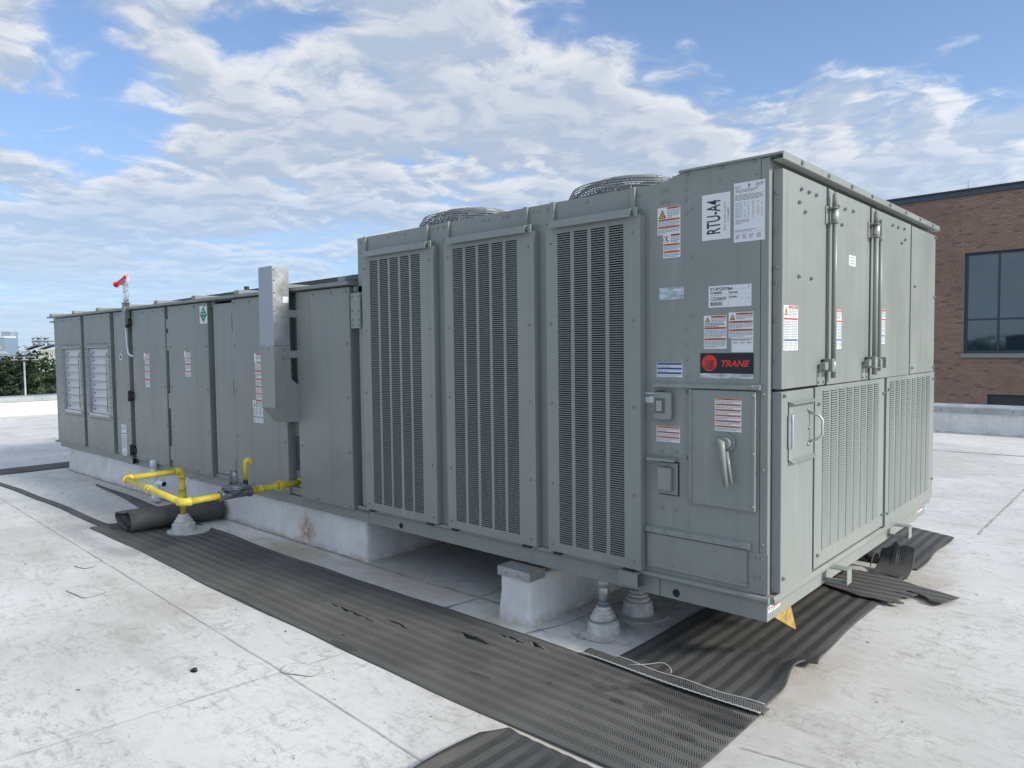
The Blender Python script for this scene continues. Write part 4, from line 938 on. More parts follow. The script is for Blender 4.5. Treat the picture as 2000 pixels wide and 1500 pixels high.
# hinges in the dark gaps
for z in (.42, .93, 1.62): m = MB(); m.box(-6.150, -6.085, -.050, .02, z-.035, z+.035); m.tube([(-6.12, -.05, z-.05), (-6.12, -.05, z+.05)], .016, 8); m.box(-6.175, -6.05, -.042, -.030, z-.02, z+.02); m.build('hinge', M_rubber, dD)
for z0, z1 in ((.40, .52), (.85, .98), (1.35, 1.50), (1.54, 1.62)): m = MB(); m.box(-5.325, -5.280, -.022, .02, z0, z1); m.build('hinge', M_paint, dE)
m = MB(); m.box(-2.592, -2.500, -.048, -.036, 1.470, 1.682); m.box(-2.58, -2.51, -.036, .0, 1.50, 1.65); hk = m.build('splice_plate', M_paint, rtu)
bl = MB(); [bl.bolt((x, -.048, z), (0, -1, 0), .0065, .006) for x in (-2.578, -2.514) for z in (1.49, 1.52, 1.575, 1.66)]; bl.build('plate_bolts', M_bolt, hk, kind='stuff')
m = MB(); m.box(-2.612, -2.585, -.010, .04, 1.700, 1.725); m.build('gap_block', M_paint, rtu); m = MB(); m.box(-2.60, -2.50, -.005, .03, .345, .372); m.build('gap_block', M_paint, rtu)
# roof of the left section
m = MB(); m.prism([(-.062, 1.738), (-.058, 1.738), (-.058, 1.748), (UD+.04, 1.775), (UD+.04, 1.790), (-.062, 1.758)], 'x', XL-.10, -2.60); m.build('rear_roof', M_paintL, rtu)
m = MB(); m.prism([(-.058, 1.738), (.05, 1.728), (.05, 1.748), (-.058, 1.748)], 'x', XL-.03, -2.60); m.build('eave_underside', M_paintL, rtu)
for k, x in enumerate((-8.40, -7.64, -6.92, -6.20, -5.50, -4.76, -4.05, -3.42, -2.72)):
    m = MB(); m.prism([(-.050, 1.758), (UD+.03, 1.786), (UD+.03, 1.828), (-.050, 1.790)], 'x', x, x+.075); sm_ = m.build('roof_seam_cap', M_paintL, rtu, bevel=.004)
bl = MB(); x = XL
while x < -2.65: bl.bolt((x, -.062, 1.748), (0, -1, 0), .007, .005); x += .29
bl.build('eave_screws', M_bolt, rtu, kind='stuff')
m = MB(); m.box(XL-.07, XL+.02, -.045, -.01, 1.690, 1.705); m.build('corner_tab', M_paintL, rtu); m = MB(); m.box(XL-.05, XL+.02, -.04, .05, .320, .338); m.build('corner_tab', M_paintL, rtu)
m = MB(); m.tube([(-4.42, .25, 1.77), (-4.42, .25, 1.86)], .02, 10); m.build('roof_stub', M_rubber, rtu)

# stickers on the left section
def stack(x0, x1, zs, dr, bands=True, base=None):
    z = zs[0]
    for k, zb in enumerate(zs[1:]):
        off = 0 if k else -.012
        l = D(front(x0+off, zb+.003, -.03), x1-x0-off, z-zb-.004); 
        if bands: l.rect(.25 if k < 2 else .02, .80, .98, .98, D.O if k % 2 else D.R)
        l.lines(.25 if k < 1 else .05, .06, .95, .72, 4, D.G, .55); l.done(dr); z = zb
stack(-5.79, -5.69, (1.334, 1.28, 1.23, 1.17, 1.10, 1.02), dD); stack(-4.955, -4.855, (1.345, 1.29, 1.24, 1.18, 1.13), dE)
stack(-3.80, -3.71, (1.322, 1.26, 1.20, 1.14, 1.085, 1.035, .985, .93), dF)
l = D(front(-3.84, .818, -.0302), .135, .112); l.lines(.06, .45, .46, .97, 6); l.lines(.54, .45, .94, .97, 6); l.rect(.03, .34, .97, .40, D.B); [l.lines(a, .03, a+.24, .30, 4) for a in (.06, .38, .70)]; l.done(dF)
l = D(front(-3.845, .93, -.0330), .05, .05); l.warntri(.15, .15, .85, .9); l.done(dF)
l = D(front(-4.660, 1.562, -.03), .13, .140); l.tri([(.5, .03), (.97, .5), (.5, .97), (.03, .5)], D.GR); l.text('REFRIGERANT', .16, .50, .84, .58, D.W, h=.0024); l.rect(.38, .68, .62, .74, D.W, .0024); l.circ(.5, .33, .006, D.W, .0024); l.done(dE, 'diamond_label', 'white label with a green diamond')
l = D(front(-6.410, .345, -.03), .125, .300); l.lines(.08, .82, .92, .96, 5); l.rect(.1, .70, .9, .73, D.K); l.lines(.08, .22, .90, .66, 16); l.ring(.6, .10, .012, .016, D.K); l.done(dC, 'notice_label', 'tall narrow white notice at the foot of the door')
m = MB(); m.tube([(-6.357, -.030, 1.297), (-6.357, -.0325, 1.297)], .034, 20); ov = m.build('round_label', M_white, dC)
m = MB(); m.box(-6.372, -6.340, -.034, -.0326, 1.28, 1.315); m.build('label_mark', M_ink, ov)

# sampling tube with red cap on the door gap
m = MB(); m.box(-6.16, -6.095, -.075, -.03, 1.60, 1.800); pr = m.build('sensor_bracket', M_paintL, rtu)
m = MB(); m.box(-6.16, -6.03, -.085, -.025, 1.800, 1.805); m.build('sensor_shelf', M_cap, pr)
m = MB(); m.tube([(-6.105, -.055, 1.805), (-6.105, -.055, 1.985)], .021, 16); m.build('clear_tube', M_clear, pr)
m = MB(); m.tube([(-6.105, -.055, 1.81), (-6.105, -.055, 1.97)], .005, 8); m.build('inner_rod', M_galv, pr)
m = MB(); m.tube([(-6.322, -.06, 1.982), (-6.314, -.06, 1.986)], .030, 20); m.tube([(-6.314, -.06, 1.986), (-6.28, -.06, 1.995), (-6.16, -.06, 2.024), (-6.075, -.06, 2.047), (-6.055, -.06, 2.052)], [.020, .014, .013, .013, .015], 16)
m.prism([(-6.24, 2.000), (-6.21, 1.972), (-6.15, 1.968), (-6.12, 1.990), (-6.085, 1.995), (-6.09, 2.035)], 'y', -.053, -.067); m.build('red_cap', M_red, pr)
m = MB(); m.tube([(-6.06, -.055, 2.04), (-6.035, -.055, 2.02), (-6.03, -.055, 1.995), (-6.05, -.055, 1.975), (-6.09, -.055, 1.965)], .002, 6); m.build('wire_loop', M_pvc, pr)
m = MB(); m.tube([(-6.15, -.055, 1.62), (-6.145, -.05, 1.50), (-6.14, -.05, 1.40), (-6.11, -.05, 1.33), (-6.06, -.045, 1.305), (-6.02, -.04, 1.31)], .008, 8); m.build('cable', M_pvc, pr)

# flue: upper sleeve, lower painted duct with slanted foot, two standoff straps
FX0, FX1 = -3.405, -3.233
fl = MB(); fl.box(FX0, FX1, -.200, -.082, 1.372, 1.893); up = fl.build('flue_stack', M_galv, rtu, bevel=.002)
m = MB(); m.box(FX0-.001, FX1+.001, -.203, -.197, 1.372, 1.893); m.build('bright_sleeve', mat('bright_sleeve', (.34, .37, .40), .36, .6), up)
m = MB(); m.prism([(-.205, 1.371), (-.205, .960), (-.118, .860), (.028, .858), (.028, 1.03), (-.02, 1.10), (-.080, 1.15), (-.080, 1.371)], 'x', FX0+.002, FX1)
m.build('flue_duct', M_paint, up, bevel=.002)
m = MB(); m.box(FX1, FX1+.0015, -.205, -.198, .97, 1.37); m.build('duct_flange', M_galv, up)
bl = MB(); [bl.bolt((FX1, -.190, z), (1, 0, 0), .006, .005) for z in (1.40, 1.52, 1.60, 1.72, 1.80, 1.87, .975)]; [bl.bolt((FX1, a, z), (1, 0, 0), .006, .005) for a, z in ((-.14, 1.35), (-.13, 1.33), (-.14, 1.28), (-.13, 1.12), (-.12, 1.09))]; bl.bolt((FX1-.06, -.206, 1.35), (0, -1, 0), .007, .005)
bl.build('duct_screws', M_bolt, up, kind='stuff')
for z0 in (1.560, 1.290):
    m = MB(); m.box(FX1-.003, FX1+.004, -.150, .028, z0, z0+.048); m.build('standoff_strap', M_galv, up)
m = MB(); fr_ = end(-.130, 1.655, FX1+.001); l = D(fr_, .042, .040); l.done(up, 'small_label')

# fan guards
def fan(cx, cy, R0=.355):
    fz = 1.972
    m = MB(); m.tube([(cx, cy, fz), (cx, cy, fz+.10)], R0+.012, 48, caps=False); m.tube([(cx, cy, fz+.10), (cx, cy, fz)], R0+.004, 48, caps=False); sh = m.build('fan_shroud', M_galv, rtu)
    m = MB()
    def zr(r): q = r/R0; return fz+.10+.135*(1-q**4)*(1 if q < 1 else 0)
    rr = [.07+.0122*k for k in range(24)]
    for r in rr: m.tube([(cx+r*math.cos(2*PI*k/48), cy+r*math.sin(2*PI*k/48), zr(r)) for k in range(48)], .0030, 5, closed=True)
    # steep side of the guard: closely stacked rings
    for k in range(7): z = fz+.102+k*.0135; r = R0-.002-.0035*k*k/4; m.tube([(cx+r*math.cos(2*PI*j/48), cy+r*math.sin(2*PI*j/48), z) for j in range(48)], .0030, 5, closed=True)
    for k in range(12):
        a = 2*PI*k/12; m.tube([(cx+r*math.cos(a), cy+r*math.sin(a), zr(r)+.003) for r in (.06, .12, .18, .24, .29, .32, .335)]+[(cx+R0*math.cos(a), cy+R0*math.sin(a), fz+.15), (cx+R0*math.cos(a), cy+R0*math.sin(a), fz+.10)], .003, 5)
    for k in range(48):
        a = 2*PI*(k+.5)/48; m.tube([(cx+(R0-.03)*math.cos(a), cy+(R0-.03)*math.sin(a), fz+.185), (cx+R0*math.cos(a+.03), cy+R0*math.sin(a+.03), fz+.10)], .0015, 4)
    m.build('wire_guard', M_bolt, sh)
    m = MB(); m.tube([(cx, cy, fz+.05), (cx, cy, fz+.13)], .065, 20); m.build('fan_motor', M_bolt, sh)
    for k in range(4):
        a = PI/2*k+.3; m = MB(); p0 = Vector((math.cos(a), math.sin(a), 0)); q = Vector((-math.sin(a), math.cos(a), 0)); C_ = Vector((cx, cy, fz+.06))
        pts = [C_+p0*.06-q*.05+Vector((0, 0, -.02)), C_+p0*.33-q*.09+Vector((0, 0, -.02)), C_+p0*.33+q*.09+Vector((0, 0, .03)), C_+p0*.06+q*.05+Vector((0, 0, .03))]
        m.poly(pts); m.poly([p+Vector((0, 0, -.004)) for p in pts][::-1]); m.build('fan_blade', M_bolt, sh)
fan(-.99, .62); fan(-2.18, .62)

# yellow-brown strap plate hanging under the near corner
m = MB(); m.prism([(.085, .268), (.262, .268), (.326, .146), (.310, .150)], 'x', -.012, -.020)
tag(m.build('wedge_plate', M_ochre), 'yellow-brown pointed plate hanging under the near corner of the air conditioner', 'plate')

# ================================================================== CURB AND PEDESTAL
def soft_box(name, x0, x1, y0, y1, z0, z1, m_, amp=.006, bev=.03, nsub=(40, 14, 5)):
    m = MB(); A, B, Cn = nsub
    import functools
    def P3(i, j, k):
        x = x0+(x1-x0)*i/A; y = y0+(y1-y0)*j/B; z = z0+(z1-z0)*k/Cn
        fl = 1-k/Cn; s_ = .012*fl*fl*fl
        if i == 0: x -= s_
        if i == A: x += s_
        if j == 0: y -= s_
        if j == B: y += s_
        rnd = random.Random((i*7919+j*104729+k*1299709)).uniform
        return (x+rnd(-amp, amp)*(i in (0, A)), y+rnd(-amp, amp)*(j in (0, B))*.7, z)
    idx = {}
    def vid(i, j, k):
        if (i, j, k) not in idx: idx[(i, j, k)] = len(m.v); m.v.append(P3(i, j, k))
        return idx[(i, j, k)]
    def q(a, b_, c, d_): m.f.append((a, b_, c, d_)); m.m.append(0); m.sm.append(True)
    for i in range(A):
        for k in range(Cn): q(vid(i, 0, k), vid(i+1, 0, k), vid(i+1, 0, k+1), vid(i, 0, k+1)); q(vid(i+1, B, k), vid(i, B, k), vid(i, B, k+1), vid(i+1, B, k+1))
        for j in range(B): q(vid(i, j, Cn), vid(i+1, j, Cn), vid(i+1, j+1, Cn), vid(i, j+1, Cn))
    for j in range(B):
        for k in range(Cn): q(vid(0, j+1, k), vid(0, j, k), vid(0, j, k+1), vid(0, j+1, k+1)); q(vid(A, j, k), vid(A, j+1, k), vid(A, j+1, k+1), vid(A, j, k+1))
    o = m.build(name, m_, bevel=bev, seg=3); return o
tag(soft_box('roof_curb', -8.24, -2.610, .045, UD-.05, 0, .268, M_curb, .004, .025, (60, 20, 4)), 'long low white curb wrapped in membrane under the rear half of the air conditioner', 'roof curb')
pd = thing('support_pedestal', 'white box-shaped support under the near half of the air conditioner with a metal cap', 'support', (-1.215, 0, 0))
o = soft_box('pedestal_body', -1.312, -1.118, -.108, UD-.1, 0, .238, M_curb, .003, .018, (4, 24, 5)); o.parent = pd; o.matrix_parent_inverse = pd.matrix_world.inverted()
m = MB(); m.box(-1.306, -1.124, -.098, .6, .240, .260); m.build('board', M_wood, pd)
m = MB(); m.box(-1.318, -1.112, -.118, -.112, .222, .266); m.box(-1.318, -1.112, -.112, -.02, .262, .266); m.box(-1.112, -1.108, -.118, .0, .222, .266); cp = m.build('metal_cap', M_galv, pd)
bl = MB(); bl.bolt((-1.26, -.118, .240), (0, -1, 0), .006, .005); bl.bolt((-1.18, -.118, .240), (0, -1, 0), .006, .005); bl.bolt((-1.108, -.06, .238), (1, 0, 0), .006, .005); bl.build('cap_bolts', M_bolt, pd, kind='stuff')

# ================================================================== PIPE BOOTS
def boot(label, c, prof, flange=(.145, .0), group='stepped rubber pipe boots on the roof', clamp=None, oval=None):
    t = thing('pipe_boot', label, 'pipe boot', (c[0], c[1], 0), group)
    m = MB(); m.lathe((c[0], c[1], 0), prof, 36, wob=.012); m.build('boot_cone', M_boot, t)
    m = MB(); n_ = 40; pts = []
    for k in range(n_):
        a = 2*PI*k/n_; r = flange[0]*(1+.05*math.sin(2*a+1)+.03*math.sin(5*a)); pts.append((c[0]+flange[1]+r*math.cos(a), c[1]+flange[1]+r*math.sin(a)))
    zt = .021 if oval else .007
    m.poly([(x, y_, zt) for x, y_ in pts])
    for k in range(n_): l_ = (k+1) % n_; m.poly([(*pts[k], 0), (*pts[l_], 0), (*pts[l_], zt), (*pts[k], zt)], 1)
    m.build('boot_flange', [M_boot, M_dirt], t)
    if clamp: m = MB(); z, r = clamp; m.tube([(c[0]+r*math.cos(2*PI*k/32), c[1]+r*math.sin(2*PI*k/32), z+.006*math.sin(2*PI*k/32+1)) for k in range(32)], .0035, 6, closed=True); m.build('clamp_ring', M_bolt, t)
    return t
st_ = [(.080, .0), (.079, .010), (.072, .055), (.064, .060), (.063, .074), (.053, .078), (.052, .092), (.044, .095), (.043, .108), (.036, .111), (.035, .124), (.028, .126)]
boot('stepped cream pipe boot with a steel conduit rising to the air conditioner', (-.822, .080), st_, (.150, 0), clamp=(.066, .068))
boot('stepped cream pipe boot hidden furthest under the air conditioner, beside the lifting lug', (-.828, .385), [(.082, 0), (.080, .01), (.070, .070), (.060, .074), (.059, .090), (.050, .094), (.049, .107), (.040, .110), (.039, .125), (.03, .127)], (.145, 0))
boot('grey-white pipe boot at the foot of the yellow gas riser', (-4.262, -.385), [(.088, 0), (.086, .01), (.080, .070), (.066, .080), (.064, .095), (.056, .100), (.050, .118), (.040, .122), (.040, .135), (.030, .140)], (.150, .028), oval=True)
cn = thing('steel_conduit', 'short vertical steel conduit between the front pipe boot and the air conditioner', 'conduit', (-.822, .08, .12))
m = MB(); m.tube([(-.822, .08, .10), (-.822, .08, .285)], .0235, 20); m.build('pipe', M_galv, cn)
m = MB(); m.tube([(-.822, .08, .215), (-.822, .08, .258)], .030, 20); m.build('coupling', M_zinc, cn)
m = MB(); m.tube([(-.822, .08, .125), (-.822, .08, .150)], .026, 20); m.build('band', mat('band_teal_grey', (.14, .18, .20), .5), cn)
m = MB(); m.tube([(-.868, -.055, .012), (-.855, -.06, .022), (-.84, -.065, .020), (-.83, -.062, .010)], .005, 6); m.tube([(-.862, -.07, .009), (-.846, -.075, .018), (-.832, -.073, .009)], .004, 6)
tag(m.build('loose_clamp', M_galv), 'small loose metal clamp lying in front of the foremost pipe boot', 'clamp')

# ================================================================== YELLOW GAS PIPE
gp = thing('gas_pipe', 'bright yellow looped gas pipe with grey regulator entering the side of the air conditioner', 'gas pipe', (-4.262, -.385, .12))
r = .0198
def elbow(c, a, b_, r_=.0250, k=6):
    c, a, b_ = Vector(c), Vector(a).normalized(), Vector(b_).normalized(); s_ = .040; pts = [c+a*s_*1.25]
    for i in range(k+1):
        t_ = i/k; pts.append(c+a*s_*(1-t_)**2+b_*s_*t_**2)
    pts.append(c+b_*s_*1.25); m = MB(); m.tube(pts, [r_*1.10]*2+[r_]*(len(pts)-4)+[r_*1.10]*2, 18); return m.build('elbow', M_yellow, gp)
A0 = Vector((-4.262, -.385, .462)); A1 = Vector((-4.275, -.775, .458)); A2 = Vector((-3.315, -.792, .420)); A3 = Vector((-3.310, .050, .432))
def pipe(a, b_, s0=.045, s1=.045, rr=r):
    a, b_ = Vector(a), Vector(b_); t_ = (b_-a).normalized(); m = MB(); m.tube([a+t_*s0, b_-t_*s1], rr, 18); return m.build('pipe', M_yellow, gp)
pipe((-4.262, -.385, .125), A0, 0); pipe(A0, A1); pipe(A1, A2); 
elbow(A0, (0, 0, -1), A1-A0); elbow(A1, A0-A1, A2-A1); elbow(A2, A1-A2, A3-A2)
def coupling(c, dr, L=.06, r_=.031, nm='coupling'):
    c = Vector(c); dr = Vector(dr).normalized(); m = MB(); m.tube([c-dr*L/2, c-dr*L*.32, c-dr*L*.31, c+dr*L*.31, c+dr*L*.32, c+dr*L/2], [r_, r_, r_*.93, r_*.93, r_, r_], 18); return m.build(nm, M_yellow, gp)
coupling((-4.262, -.385, .300), (0, 0, 1), .080, .029); coupling(A1+(A2-A1)*.46, A2-A1, .055, .0255)
P_ = lambda y_: A2+(A3-A2)*((y_+.792)/.842)
m = MB(); m.tube([P_(-.745), P_(-.560)], r, 18); m.build('pipe', M_yellow, gp)
m = MB(); m.tube([P_(-.345), P_(.028)], r, 18); m.build('pipe', M_yellow, gp)
coupling(P_(-.305), A3-A2, .075, .027); m = MB(); m.tube([P_(-.262), P_(-.262)+(A3-A2).normalized()*.012], .026, 18); m.build('coupling', M_yellow, gp)
coupling(P_(-.140), A3-A2, .075, .026); m = MB(); c = P_(-.140); t_ = (A3-A2).normalized(); m.tube([c-t_*.014, c+t_*.014], .036, 8); m.build('union_nut', M_yellow, gp, bevel=.002)
m = MB(); m.tube([P_(.005), P_(.012)], .029, 20); m.build('escutcheon', M_yellow, gp)
# regulator
c = P_(-.455); rg = MB(); rg.tube([c-t_*.105, c-t_*.085, c-t_*.084, c+t_*.084, c+t_*.085, c+t_*.105], [.036, .036, .030, .030, .036, .036], 16); rb = rg.build('regulator', M_cast, gp, bevel=.002)
m = MB(); m.tube([c+Vector((0, 0, .0)), c+Vector((0, 0, .032))], [.05, .070], 24); m.tube([c+Vector((0, 0, .033)), c+Vector((0, 0, .043))], .086, 24); m.tube([c+Vector((0, 0, .044)), c+Vector((0, 0, .052)), c+Vector((0, 0, .066))], [.080, .074, .045], 24); m.build('diaphragm_case', M_cast, rb)
m = MB(); m.tube([c+Vector((0, -.012, .06)), c+Vector((0, -.012, .120)), c+Vector((0, -.012, .150))], [.027, .025, .018], 16); m.build('spring_tower', M_cast, rb)
bl = MB(); [bl.bolt(c+Vector((.076*math.cos(a), .076*math.sin(a), .044)), (0, 0, 1), .008, .008) for a in (k*PI/4+.2 for k in range(8))]; bl.build('case_bolts', M_cast, rb, kind='stuff')
m = MB(); q = c+Vector((0, .070, .05)); m.tube([q, q+Vector((0, 0, .028))], .016, 10); m.build('vent_nipple', M_rubber, rb)
m = MB(); m.tube([q+Vector((0, 0, .026)), q+Vector((0, 0, .135)), q+Vector((0, .004, .148)), q+Vector((0, .016, .156)), q+Vector((0, .030, .152)), q+Vector((0, .036, .138)), q+Vector((0, .036, .128))], [.0125, .0125, .016, .018, .018, .018, .018], 14); m.build('vent_pipe', M_yellow, rb)

# ================================================================== PVC DRAIN TRAP
pv = thing('drain_trap', 'white plastic drain trap with capped riser standing against the curb', 'drain pipe', (-5.6, -.03, 0))
px_, py_, rp = -5.66, -.035, .024
m = MB(); m.tube([(px_, py_, .05), (px_, py_, .30)], rp, 16); m.build('riser', M_pvc, pv)
m = MB(); m.tube([(px_, py_, .30), (px_, py_, .355), (px_, py_, .366)], [.031, .031, .026], 16); m.tube([(px_, py_, .215), (px_, py_, .250)], .029, 16); m.build('cap', M_pvc, pv)
m = MB(); m.tube([(px_, py_, .19), (px_, py_, .20), (px_, py_, .215)], [.026, .029, .029], 16); m.build('coupling', M_pvc, pv)
m = MB(); m.tube([(px_, py_, .07), (px_, py_, .035), (px_+.03, py_-.01, .026), (px_+.12, py_-.03, .026), (px_+.16, py_-.04, .035), (px_+.165, py_-.04, .07), (px_+.165, py_-.04, .15), (px_+.165, py_-.035, .175), (px_+.185, py_-.03, .185), (px_+.26, py_-.02, .180)], [.029, .030, .029, .026, .030, .029, .025, .029, .029, .023], 16, caps=False); m.build('trap', M_pvc, pv)
m = MB(); m.tube([(px_+.255, py_-.02, .180), (px_+.257, py_-.02, .180)], .018, 14); m.build('pipe_mouth', M_dark, pv)
m = MB(); m.box(-5.16, -5.08, .030, .044, .245, .275); m.build('paper_tag', M_white, pv)

# ================================================================== WALKWAY MATS
def mat_grid(name, nu, nv, fpos, mats, th=.007, label=None, hole=None, mi=None):
    """fpos(u,v)->(x,y,z) top surface; u along, v across. Mesh with thickness."""
    m = MB(); top = [[None]*(nv+1) for _ in range(nu+1)]; bot = [[None]*(nv+1) for _ in range(nu+1)]
    for i in range(nu+1):
        for j in range(nv+1):
            p = fpos(i/nu, j/nv); top[i][j] = len(m.v); m.v.append(p); bot[i][j] = len(m.v); m.v.append((p[0], p[1], p[2]-th))
    H = set()
    if hole:
        for i in range(nu):
            for j in range(nv):
                if hole((i+.5)/nu, (j+.5)/nv): H.add((i, j))
    ok = lambda i, j: 0 <= i < nu and 0 <= j < nv and (i, j) not in H
    for i in range(nu):
        for j in range(nv):
            if (i, j) in H: continue
            a, b_, c, d_ = top[i][j], top[i+1][j], top[i+1][j+1], top[i][j+1]; m.f.append((a, b_, c, d_)); m.m.append(0); m.sm.append(True)
            e, f, g_, h = bot[i][j], bot[i+1][j], bot[i+1][j+1], bot[i][j+1]; m.f.append((h, g_, f, e)); m.m.append(1); m.sm.append(True)
            for (ni, nj), (p, q, r_, s_) in (((i, j-1), (a, e, f, b_)), ((i+1, j), (b_, f, g_, c)), ((i, j+1), (c, g_, h, d_)), ((i-1, j), (d_, h, e, a))):
                if not ok(ni, nj): m.f.append((p, q, r_, s_)); m.m.append(1); m.sm.append(False)
    # normals up
    o = m.build(name, mats); bm_flip(o); return o
def bm_flip(o):
    import bmesh
    bm_ = bmesh.new(); bm_.from_mesh(o.data); bmesh.ops.recalc_face_normals(bm_, faces=bm_.faces); bm_.to_mesh(o.data); bm_.free()
def sn(x, *s): return sum(math.sin(x*f+p)*a for f, p, a in s)
# front mat
SPLITS = ((-1.94, .440, .26, .011, -.010, .010), (-1.61, .515, .095, .010, -.012, .008), (-1.20, .670, .135, .019, -.014, .018), (-1.065, .843, .105, .011, -.006, .010), (-.930, .862, .060, .014, -.022, .016), (-1.705, .125, .022, .010, .0, .002))
def f1(u, v):
    x = -4.95+5.01*u; y0 = -.842+sn(x, (1.1, .5, .012), (3.1, 1, .006), (9, 0, .002)); y1 = -.205+sn(x, (1.4, 2, .010), (4.7, 1, .005), (11, 0, .002))
    if x < -1.6: y0 += (-1.6-x)*.012
    y = y0+(y1-y0)*v; z = .011+.0011*math.sin(v*PI*2*9.85)+.003*sn(x, (2.3, y*6, 1), (5.7, y*4, .6))
    e = max(0, .03-min(v, 1-v))/.03; z -= .003*e
    # torn split that gapes near the far edge
    for (cx, cv, L, wd, sl, hgt) in SPLITS:
        dx = (x-cx)/(L*1.25); dv = v-cv-sl*dx
        if abs(dx) < 1: z += hgt*(1-dx*dx)*(math.exp(-(dv/.05)**2) if dv > 0 else math.exp(-(dv/.02)**2))
    return (x, y, z)
def h1(u, v):
    x = -4.95+5.01*u
    for (cx, cv, L, wd, sl, hgt) in SPLITS:
        dx = (x-cx)/L
        if abs(dx) < 1 and abs(v-cv-sl*dx+.004*math.sin(x*60)) < wd*(1-abs(dx)**1.5)*(.45+.55*math.sin((dx+1)*PI/2*.9)): return True
    if x > -.64 and .895 < v < .908: return False
    return False
mtf = mat_grid('walkway_mat', 560, 120, f1, [M_matx, M_back], hole=h1)
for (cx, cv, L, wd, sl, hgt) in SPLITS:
    m = MB(); yc = -.842+.637*cv; m.poly([(cx+L*1.05*math.cos(a), yc+(wd*.637+.006)*math.sin(a)-sl*.637*math.cos(a)*-1, .0035) for a in (2*PI*k/20 for k in range(20))]); m.build('split_shade', M_dark, mtf)  # black lens under each split paints the shaded gap over the white roof
tag(mtf, 'long ribbed walkway mat with torn splits and wet marks along the unit front', 'mat', 'ribbed rubber walkway mats')
# narrow cut-off strip tacked along the joint
def f1b(u, v):
    x = -.72+.80*u; y = -.222+.052*v+.008*math.sin(x*6); return (x, y, .024+.006*math.sin(u*9+1)*.5+.004*math.sin(v*PI))
tag(mat_grid('mat_strip', 60, 6, f1b, [M_matx, M_back]), 'thin strip of ribbed rubber lying over the joint of two mats, edged by white cord', 'mat strip')
m = MB(); pts = [(-.72+.79*k/90, -.226+.008*math.sin((-.72+.79*k/90)*6)+.0012*math.sin(k*2.3), .024+.0012*math.cos(k*2.3)) for k in range(91)]; m.tube(pts, .0028, 6)
tag(m.build('cord', mat('white_cord', (.55, .55, .52), .8)), 'white twisted cord lying along the camera side of the thin mat strip', 'cord')
m = MB(); pts = [(-.60+.66*k/60, -.164+.008*math.sin((-.60+.66*k/60)*6), .027+.003*math.sin(k*.25)) for k in range(61)]; m.tube(pts, .0020, 6)
m.tube([(-.50, -.20, .028), (-.46, -.175, .031), (-.43, -.15, .034), (-.405, -.130, .040), (-.38, -.120, .042), (-.355, -.122, .036), (-.34, -.132, .028), (-.335, -.145, .020)], .0014, 6)
tag(m.build('cord', mat('white_cord')), 'thin white cord with a loose loop behind the mat strip', 'cord')
# right mat running away beside the end of the unit
def f2(u, v):
    y = -.175+1.985*u; x0 = -.600+sn(y, (1.3, 0, .008)); x1 = .045+sn(y, (2.1, 1, .010), (5.3, .4, .008)); k_ = max(0, 1-abs(y-.22)/.22); x1 -= .045*k_*k_*(3-2*k_)*(-1 if y > .30 else 1)*.8
    x = x0+(x1-x0)*v; z = .010+.0012*math.sin(v*PI*2*9.77)+.0035*sn(y, (3.1, x*5, 1), (6.9, x*3, .5))
    if v > .80: z += ((v-.80)/.20)**2*(.014*max(0, math.sin(y*4.2+.8))+.018*k_)
    return (x, y, z)
tag(mat_grid('walkway_mat', 260, 66, f2, [M_maty, M_back], hole=lambda u, v: u > .90 and v < .12+.04*math.sin(u*90)), 'dark ribbed walkway mat running away under the louvred end, outer edge curled', 'mat', 'ribbed rubber walkway mats')
tag(mat_grid('walkway_mat', 60, 46, lambda u, v: (-.34+.39*v+.01*math.sin(u*9), 2.03+.95*u+.17*(1-v)*u, .011+.0012*math.sin(v*PI*2*5.9)+.002*math.sin(u*9)), [M_maty, M_back]), 'short far piece of ribbed walkway mat past the standing flap', 'mat', 'ribbed rubber walkway mats')
# torn end standing up: tall flap and a curled-over lip beside it
def lerp(tb, q):
    for (a, b_), (c, d_) in zip(tb[:-1], tb[1:]):
        if q <= c: return b_+(d_-b_)*(q-a)/(c-a)
    return tb[-1][1]
top1 = [(0, .150), (.25, .158), (.42, .150), (.52, .172), (.62, .160), (.68, .138), (.80, .132), (.83, .125), (.97, .120), (.975, .10), (1, .098)]
def f3(u, v):
    x = .050-.185*u; zt_ = lerp(top1, u)+.003*(1 if int(u*34) % 2 else -1)
    s_ = v*(zt_+.16); 
    if s_ < .13: y_ = 1.79+s_; z = .014+.12*(s_/.13)**2*.25
    else: y_ = 1.92+.055*math.sin(min(1, (s_-.13)/(zt_+.03))*PI/2); z = .044+(s_-.13)*(zt_-.044)/(zt_+.03)
    return (x, y_, z)
tag(mat_grid('torn_mat_flap', 68, 16, f3, [M_back, M_back], .005), 'torn rubber flap standing upright with a jagged top edge', 'mat scrap')
def f3b(u, v):
    x = -.13-.30*u; j = .010*(1 if int(u*26) % 2 else -1)+.03*math.sin(u*9)
    a = v*PI*.92; R__ = .052; L = 1.0-.18*math.sin(u*7)
    return (x, 1.945-.02*u-R__*2.1*(1-math.cos(a*L))*.8+(j if v > .9 else 0), .020+.085*math.sin(a*L)*(1-.25*u)+.012)
tag(mat_grid('torn_mat_flap', 52, 14, f3b, [M_back, M_back], .005), 'curled-over torn rubber lip in the shade beside the upright flap', 'mat scrap')
